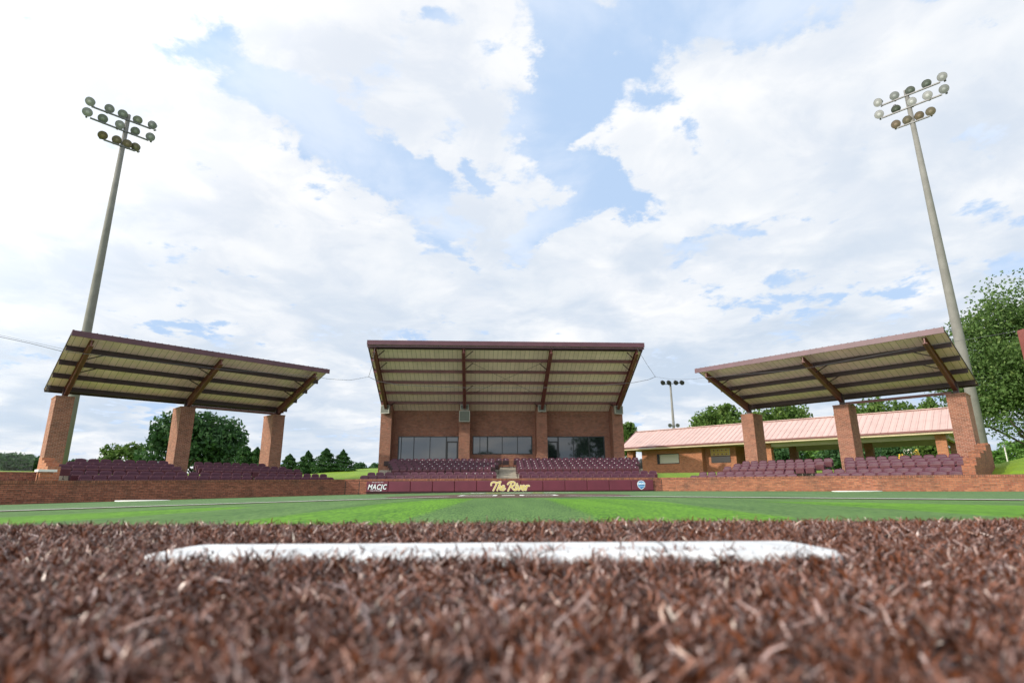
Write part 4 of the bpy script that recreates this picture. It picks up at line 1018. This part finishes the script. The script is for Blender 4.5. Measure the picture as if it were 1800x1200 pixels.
# ------------------------------------------------------------------ cables and backstop net
def cable(pts, r_, label, name='cable'):
    b = MB(); P = [W(*p) for p in pts]; out = [P[0]]
    for a, c in zip(P[:-1], P[1:]):
        for i in range(1, 9): out.append(a.lerp(c, i/8))
    b.tube(out, r_, 5); tag(b.build(name, M['cable']), label, 'cable')
cable([(-60,582,24.0),(0,592,24.3),(52,603,24.8),(108,617,25.0)], .012, 'sagging net cable running off to the far left of the left stand roof')
cable([(-60,576,24.2),(0,589,24.5),(60,602,24.9),(128,617,25.2)], .006, 'thin upper net cable beside the thicker one left of the left stand')
cable([(108,617,25.0),(240,632,26.5),(380,648,29),(556,662,32.3),(578,666,33.0),(615,668,34),(648,662,35.3)], .010, 'net cable running under the left roof to the press box roof')
cable([(659,612,35.2),(655,640,35.2),(648,662,35.3)], .012, 'short hanging cable at the left corner of the press box roof')
cable([(648,662,35.3),(665,670,35.3),(700,676,35.4),(813,681,35.5),(960,681,36),(1060,677,36.3),(1115,672,36.4),(1140,667,36.4),(1152,662,36.4)], .015, 'curved black cable slung below the press box roof')
cable([(1120,612,36.2),(1137,640,36.3),(1152,662,36.4)], .012, 'short hanging cable at the right corner of the press box roof')
cable([(1152,662,36.4),(1180,666.5,35),(1215,666.5,33.5),(1243,663,32.6),(1400,650,29.5),(1640,606,25.2),(1690,598,24.6),(1789,582,23.5)], .008, 'thin cable from the press box roof to the red post on the right')
pt_ = W(1797, 579.5, 23.5); b = MB(); b.box(-.17, -.17, 0, .17, .17, pt_.z); o = b.build('net_post', M['netpost'] if 'netpost' in M else worn('red_steel', (.22,.065,.055), .5, 0, .2, 2)); o.location = (pt_.x+.08, 23.5, 0)
tag(o, 'red painted steel net post at the right edge of the view', 'post')
# fine net hanging from the left cable
P0, P1 = W(-60, 586, 24.0), W(100, 616, 25.0); b = MB(); nxn, nzn = 90, 110
zb = .5
for i in range(nxn+1):
    p = P0.lerp(P1, i/nxn); q = Vector((p.x, p.y, zb)); s = (P1-P0).normalized()*.0008
    b.face([q-s, q+s, p+s, p-s])
for j in range(nzn+1):
    a = Vector((P0.x, P0.y, zb+(P0.z-zb)*j/nzn)); c = Vector((P1.x, P1.y, zb+(P1.z-zb)*j/nzn)); s = Vector((0, 0, .0008)); b.face([a-s, c-s, c+s, a+s])
tag(b.build('backstop_net', mat('net_cord', (.55,.57,.6), .8)), 'fine pale backstop netting hanging at the far left before the sky', 'netting')

# ------------------------------------------------------------------ trees
def leaves(name, pts, size, m_, parent, flat=.0):
    N = len(pts); pts = np.asarray(pts, dtype=np.float64)
    a = rng.normal(size=(N, 3)); a[:, 2] *= (1-flat); a /= np.linalg.norm(a, axis=1)[:, None]
    b_ = rng.normal(size=(N, 3)); b_ -= a*(a*b_).sum(1)[:, None]; b_ /= np.linalg.norm(b_, axis=1)[:, None]
    sz = size*rng.uniform(.6, 1.35, N)[:, None]
    V = np.stack([pts-a*sz, pts-b_*sz*.55, pts+a*sz, pts+b_*sz*.55], 1).reshape(-1, 3)
    F = np.arange(N*4).reshape(-1, 4)
    me = bpy.data.meshes.new(name); me.vertices.add(len(V)); me.vertices.foreach_set('co', V.astype(np.float32).ravel())
    me.loops.add(F.size); me.loops.foreach_set('vertex_index', F.astype(np.int32).ravel()); me.polygons.add(N)
    me.polygons.foreach_set('loop_start', np.arange(0, F.size, 4, dtype=np.int32)); me.polygons.foreach_set('loop_total', np.full(N, 4, dtype=np.int32)); me.update()
    cl_ = np.sin(pts[:, 0]*2.1/size*.2+1)*np.sin(pts[:, 1]*1.7/size*.2)*np.sin(pts[:, 2]*2.3/size*.2+2)
    at = me.attributes.new('tint', 'FLOAT', 'FACE'); at.data.foreach_set('value', np.clip(rng.random(N)*.7+.15+cl_*.35, 0, 1).astype(np.float32))
    me.materials.append(m_); o = bpy.data.objects.new(name, me); COL.objects.link(o); o.parent = parent; return o
def crown_pts(N, cx, cz, rx, ry, rzv, lobes=16, fill=.25, hollow=.35):
    out = []; L_ = []
    for i in range(lobes):
        a = rng.uniform(0, 2*math.pi); e = rng.uniform(-.75, 1.2); q = rng.uniform(.35, .80)
        L_.append((cx+math.cos(a)*math.cos(e)*rx*q, math.sin(a)*math.cos(e)*ry*q, cz+math.sin(e)*rzv*q, rng.uniform(.24, .46)))
    per = int(N*(1-fill)/lobes)
    for (x, y, z, s) in L_:
        v = rng.normal(size=(per, 3)); v /= np.linalg.norm(v, axis=1)[:, None]; r_ = rng.uniform(.45, 1.08, per)**.7
        out.append(np.stack([x+v[:, 0]*r_*rx*s, y+v[:, 1]*r_*ry*s, z+v[:, 2]*r_*rzv*s*.9], 1))
    K = int(N*fill); v = rng.normal(size=(K, 3)); v /= np.linalg.norm(v, axis=1)[:, None]; r_ = rng.uniform(hollow, .9, K)
    out.append(np.stack([cx+v[:, 0]*r_*rx, v[:, 1]*r_*ry, cz+v[:, 2]*r_*rzv], 1))
    P = np.concatenate(out)
    gap_ = np.sin(P[:, 0]*3.1/rx*2.2+rng.uniform(0, 6))*np.sin(P[:, 2]*3.3/rzv*2.2+rng.uniform(0, 6))*np.sin(P[:, 1]*2.9/ry*2+1)
    return P[gap_ < .33]
def broad_tree(name, label, px0, px1, pytop, pybase, Y, mk, N, lsize, group=None, trunkh=.25, depth=1.0, zfix=None, lobes=16):
    xl, xr = W(px0, pybase, Y).x, W(px1, pybase, Y).x; xc = (xl+xr)/2; zt_ = W((px0+px1)/2, pytop, Y).z; zg = zfix if zfix is not None else tz(xc, Y)
    root = empty(name, (xc, Y, zg), 0, label, 'tree', group); H = zt_-zg; rx = (xr-xl)/2
    cz = H*(trunkh+(1-trunkh)*.5); rzv = H*(1-trunkh)*.5
    P = crown_pts(N, 0, cz, rx*.98, rx*.9*depth, rzv, lobes); leaves('crown', P, lsize, M[mk], root)
    b = MB(); tr = max(.08, H*.022); b.tube([(0,0,-.3),(tr*.3,0,H*trunkh*.6),(0,tr*.4,cz)], [tr*1.25, tr, tr*.55], 8)
    for i in range(9):
        a = i*2.4; e = rng.uniform(.25, 1.0); z0_ = H*trunkh*rng.uniform(.7, 1.5)
        p1 = Vector((math.cos(a)*rx*.35, math.sin(a)*rx*.35, z0_+rzv*.5*e)); p2 = Vector((math.cos(a+.3)*rx*.75, math.sin(a+.3)*rx*.7, z0_+rzv*(.9*e)))
        b.tube([(0,0,z0_), p1, p2], [tr*.45, tr*.28, tr*.1], 6)
    b.build('trunk', M['bark'], root); return root
def conifer(label, pxc, px0, px1, pytop, pybase, Y, N=7000, group='dark conifers in a row behind the left stand', name='conifer_tree'):
    xc = W(pxc, pybase, Y).x; zt_ = W(pxc, pytop, Y).z; zg = tz(xc, Y); H = zt_-zg; rx = (W(px1, pybase, Y).x-W(px0, pybase, Y).x)/2
    root = empty(name, (xc, Y, zg), 0, label, 'tree', group)
    f1, f2, f3 = rng.uniform(0, 6, 3); ex = rng.uniform(.6, .95); z = rng.uniform(0, 1, N)**1.15; a = rng.uniform(0, 2*math.pi, N); lay = 1+.26*np.sin(z*(26+f1*2)+a*1.0+f2)+.24*np.sin(a*(3+int(f3/2))+z*9+f1)+.1*np.sin(a*9+z*40)
    prof_ = np.minimum(1, (1-z)**ex*1.15)*np.minimum(1, .75+z*3); r_ = rx*prof_*lay*rng.uniform(.55, 1.0, N)
    P = np.stack([np.cos(a)*r_, np.sin(a)*r_, z*H*.98-.03*r_*H*.2], 1); leaves('crown', P, H*.032, M['leaf_con'], root)
    b = MB(); b.tube([(0,0,-.3),(0,0,H*.9)], [H*.02, H*.004], 6); b.build('trunk', M['bark'], root)
broad_tree('oak_tree', 'largest dark green tree, round crowned, between the first and second left pillars', 256, 434, 722, 830, 72, 'leaf_dark', 19000, .28, trunkh=.02, lobes=26)
broad_tree('round_tree', 'small pale green tree between the first and middle pillars of the left stand', 174, 258, 775, 815, 92, 'leaf_oak', 5000, .28, trunkh=.05)
broad_tree('round_tree', 'dark tree mass at the far left edge beside the outermost pillar', -40, 78, 792, 830, 80, 'leaf_dark', 8000, .28, trunkh=.02, lobes=22)
for (lab, c, a0, a1, t, bs) in (('smallest conifer just right of the largest left tree', 428, 408, 452, 783, 830), ('conifer left of the third left pillar, half hidden', 448, 430, 470, 785, 830),
      ('rounded conifer just right of the third left pillar', 507, 489, 526, 797, 830), ('slim pointed conifer, second right of the third left pillar', 539, 520, 556, 791, 830),
      ('tallest conifer in the gap left of the press box', 571, 553, 587, 787, 830), ('rightmost conifer in the gap left of the press box', 601, 583, 620, 789, 830)):
    conifer(lab, c, a0-4, a1+4, t, bs, 62+rng.uniform(-1, 1))
broad_tree('round_tree', 'low distant blue-green tree line left of the press box, nearer the conifers', 612, 652, 811, 828, 150, 'leaf_dark', 3000, .35, 'low distant trees left of the press box', .02)
broad_tree('round_tree', 'low distant round tree touching the left edge of the press box', 643, 678, 811, 828, 140, 'leaf_dark', 2500, .35, 'low distant trees left of the press box', .02)
for (x0, x1, t, lab) in ((-30, 60, 803, 'distant hedge of trees behind the far left wall'), (110, 200, 806, 'distant low trees left of the small pale tree'), (480, 620, 815, 'low distant trees behind the row of conifers'), (640, 700, 819, 'faint low trees beside the press box foot')):
    broad_tree('round_tree', lab, x0, x1, t, 830, 170, 'leaf_dark', 3500, .5, 'low distant trees along the left horizon', .02)
# trees behind the concession building and pavilion
broad_tree('oak_tree', 'leafy tree between the press box and the concession roof', 1080, 1132, 736, 832, 78, 'leaf_oak', 6000, .24, trunkh=.3)
broad_tree('oak_tree', 'broad sunlit tree above the pink roof, leftmost of the big ones', 1205, 1330, 706, 815, 82, 'leaf_oak', 12000, .28, trunkh=.2, lobes=24)
broad_tree('oak_tree', 'tree above the pink roof seen below the right stand roof', 1300, 1455, 705, 815, 86, 'leaf_oak', 11000, .28, trunkh=.15, lobes=24)
broad_tree('oak_tree', 'broad tree above the pink roof between the middle and right pillars', 1485, 1625, 690, 810, 80, 'leaf_oak', 12000, .28, trunkh=.15, lobes=24)
broad_tree('oak_tree', 'small treetop above the pink roof beside the rightmost pillar', 1622, 1672, 695, 810, 84, 'leaf_oak', 5000, .26, trunkh=.2)
for (x0, x1, t, mk, lab) in ((1340, 1420, 776, 'leaf_dark', 'dull green bush seen through the left bay of the pavilion'), (1405, 1480, 775, 'leaf_lt', 'bright green bushy tree seen through the middle of the pavilion'),
        (1440, 1560, 768, 'leaf_dark', 'dark tree behind the pavilion right of its middle post'), (1540, 1610, 772, 'leaf_dark', 'dark spreading tree behind the yellow machine'), (1590, 1690, 772, 'leaf_oak', 'green tree seen through the right bay of the pavilion')):
    broad_tree('bushy_tree', lab, x0, x1, t, 812, 68+rng.uniform(-2, 3), mk, 5500, .22, 'trees seen through the pavilion', .03)
# big tree at the right
broad_tree('shade_tree', 'very large leafy shade tree filling the right edge of the view', 1686, 2040, 494, 822, 46, 'leaf_shade', 85000, .135, trunkh=.05, lobes=46)
for (x0, x1, t, lab) in ((1725, 1775, 790, 'light green shrub right of the stepped wall'), (1765, 1840, 772, 'light green shrub at the right edge under the shade tree')):
    broad_tree('shrub', lab, x0, x1, t, 822, 60, 'leaf_lt', 5000, .16, 'light green shrubs under the shade tree', .02)
for (x0, x1, t, lab) in ((1094, 1112, 810, 'olive shrub beside the post left of the concession building'), (1108, 1124, 810, 'darker shrub left of the concession building')):
    broad_tree('shrub', lab, x0, x1, t, 824, 52.5, 'leaf_lt' if x0 < 1100 else 'leaf_oak', 1500, .08, None, .02)
# thin pale pole on the bank at the right
a, c = W(1764, 780, 50), W(1773, 818, 50); b = MB(); b.tube([(0,0,0),(0,0,a.z-tz(c.x,50))], .05, 8); o = b.build('marker_pole', M['white']); o.location = (c.x, 50, tz(c.x, 50)); tag(o, 'thin white pole standing before the shrubs at the right', 'pole')
broad_tree('shrub', 'dark low shrub half hiding the yellow machine beyond the pavilion', 1578, 1618, 783, 806, 58.5, 'leaf_dark', 700, .13, None, .02)
# trees of the outfield side, seen only as reflections in the press box windows
for (x, y, h, rx, lab) in ((24, -70, 13, 4.5, 'dark tree beyond the outfield reflected in the right press box window'), (36, -62, 19, 8, 'tall dark tree beyond the outfield reflected at the right end of the press box windows'), (8, -80, 11, 5, 'dark tree beyond the outfield reflected in the middle press box window')):
    root = empty('outfield_tree', (x, y, 0), 0, lab, 'tree'); P = crown_pts(3500, 0, h*.55, rx, rx, h*.45, 14); leaves('crown', P, .45, M['leaf_dark'], root)
    b = MB(); b.tube([(0,0,0),(0,0,h*.5)], [.35,.2], 8); b.build('trunk', M['bark'], root)

# ------------------------------------------------------------------ small things in the background
# yellow machine beyond the pavilion
p = W(1597, 801, 62); root = empty('loader', (p.x, 62, p.z-1.05), .5, 'yellow machine with a white cab beyond the right bay of the pavilion', 'machine')
b = MB(); b.box(-1.0, -.5, .6, 1.0, .5, 1.25); b.box(-1.5, -.45, .35, -1.0, .45, .9); b.bar((.9, 0, 1.1), (1.9, 0, 1.7), .2, .22); b.bar((1.9, 0, 1.7), (2.3, 0, .8), .16, .18); b.box(2.1,-.4,.4,2.6,.4,.85); b.build('body', M['yellow'], root)
b = MB(); b.box(-.25, -.3, 1.25, .2, .3, 1.75); b.build('cab', M['white'], root)
for sx in (-.8, .8):
    for sy in (-.62, .62):
        b = MB(); b.tube([(sx, sy-.1, .38), (sx, sy+.1, .38)], .38, 14); b.build('wheel', M['black'], root)
# dark vehicle glimpsed left of the concession building
p = W(1138, 820, 66); root = empty('parked_car', (p.x, 66, p.z-.45), 0, 'dark parked vehicle glimpsed behind the left corner of the concession building', 'car')
b = MB(); b.box(-1.2, -.8, .35, 1.2, .8, .85); b.hexa([Vector(q) for q in ((-.9,-.7,.85),(.8,-.7,.85),(.8,.7,.85),(-.9,.7,.85),(-.7,-.6,1.35),(.5,-.6,1.35),(.5,.6,1.35),(-.7,.6,1.35))]); b.build('body', M['black'], root)
for sx in (-.8, .8):
    b = MB(); b.tube([(sx, -.82, .3), (sx, -.6, .3)], .3, 12); b.build('wheel', M['frame'], root)
# pale path in the gap right of the central seats
tag(poly('path', [(8.6, 32.4), (10.2, 31.0), (13.0, 36.0), (11.6, 37.0)], M['concrete'], .03, zf=tz), kind='structure')
tag(poly('path', [(-9.9, 37.5), (-9.5, 36.2), (-12.6, 38.5), (-12.9, 39.8)], M['concrete'], .03, zf=tz), kind='structure')
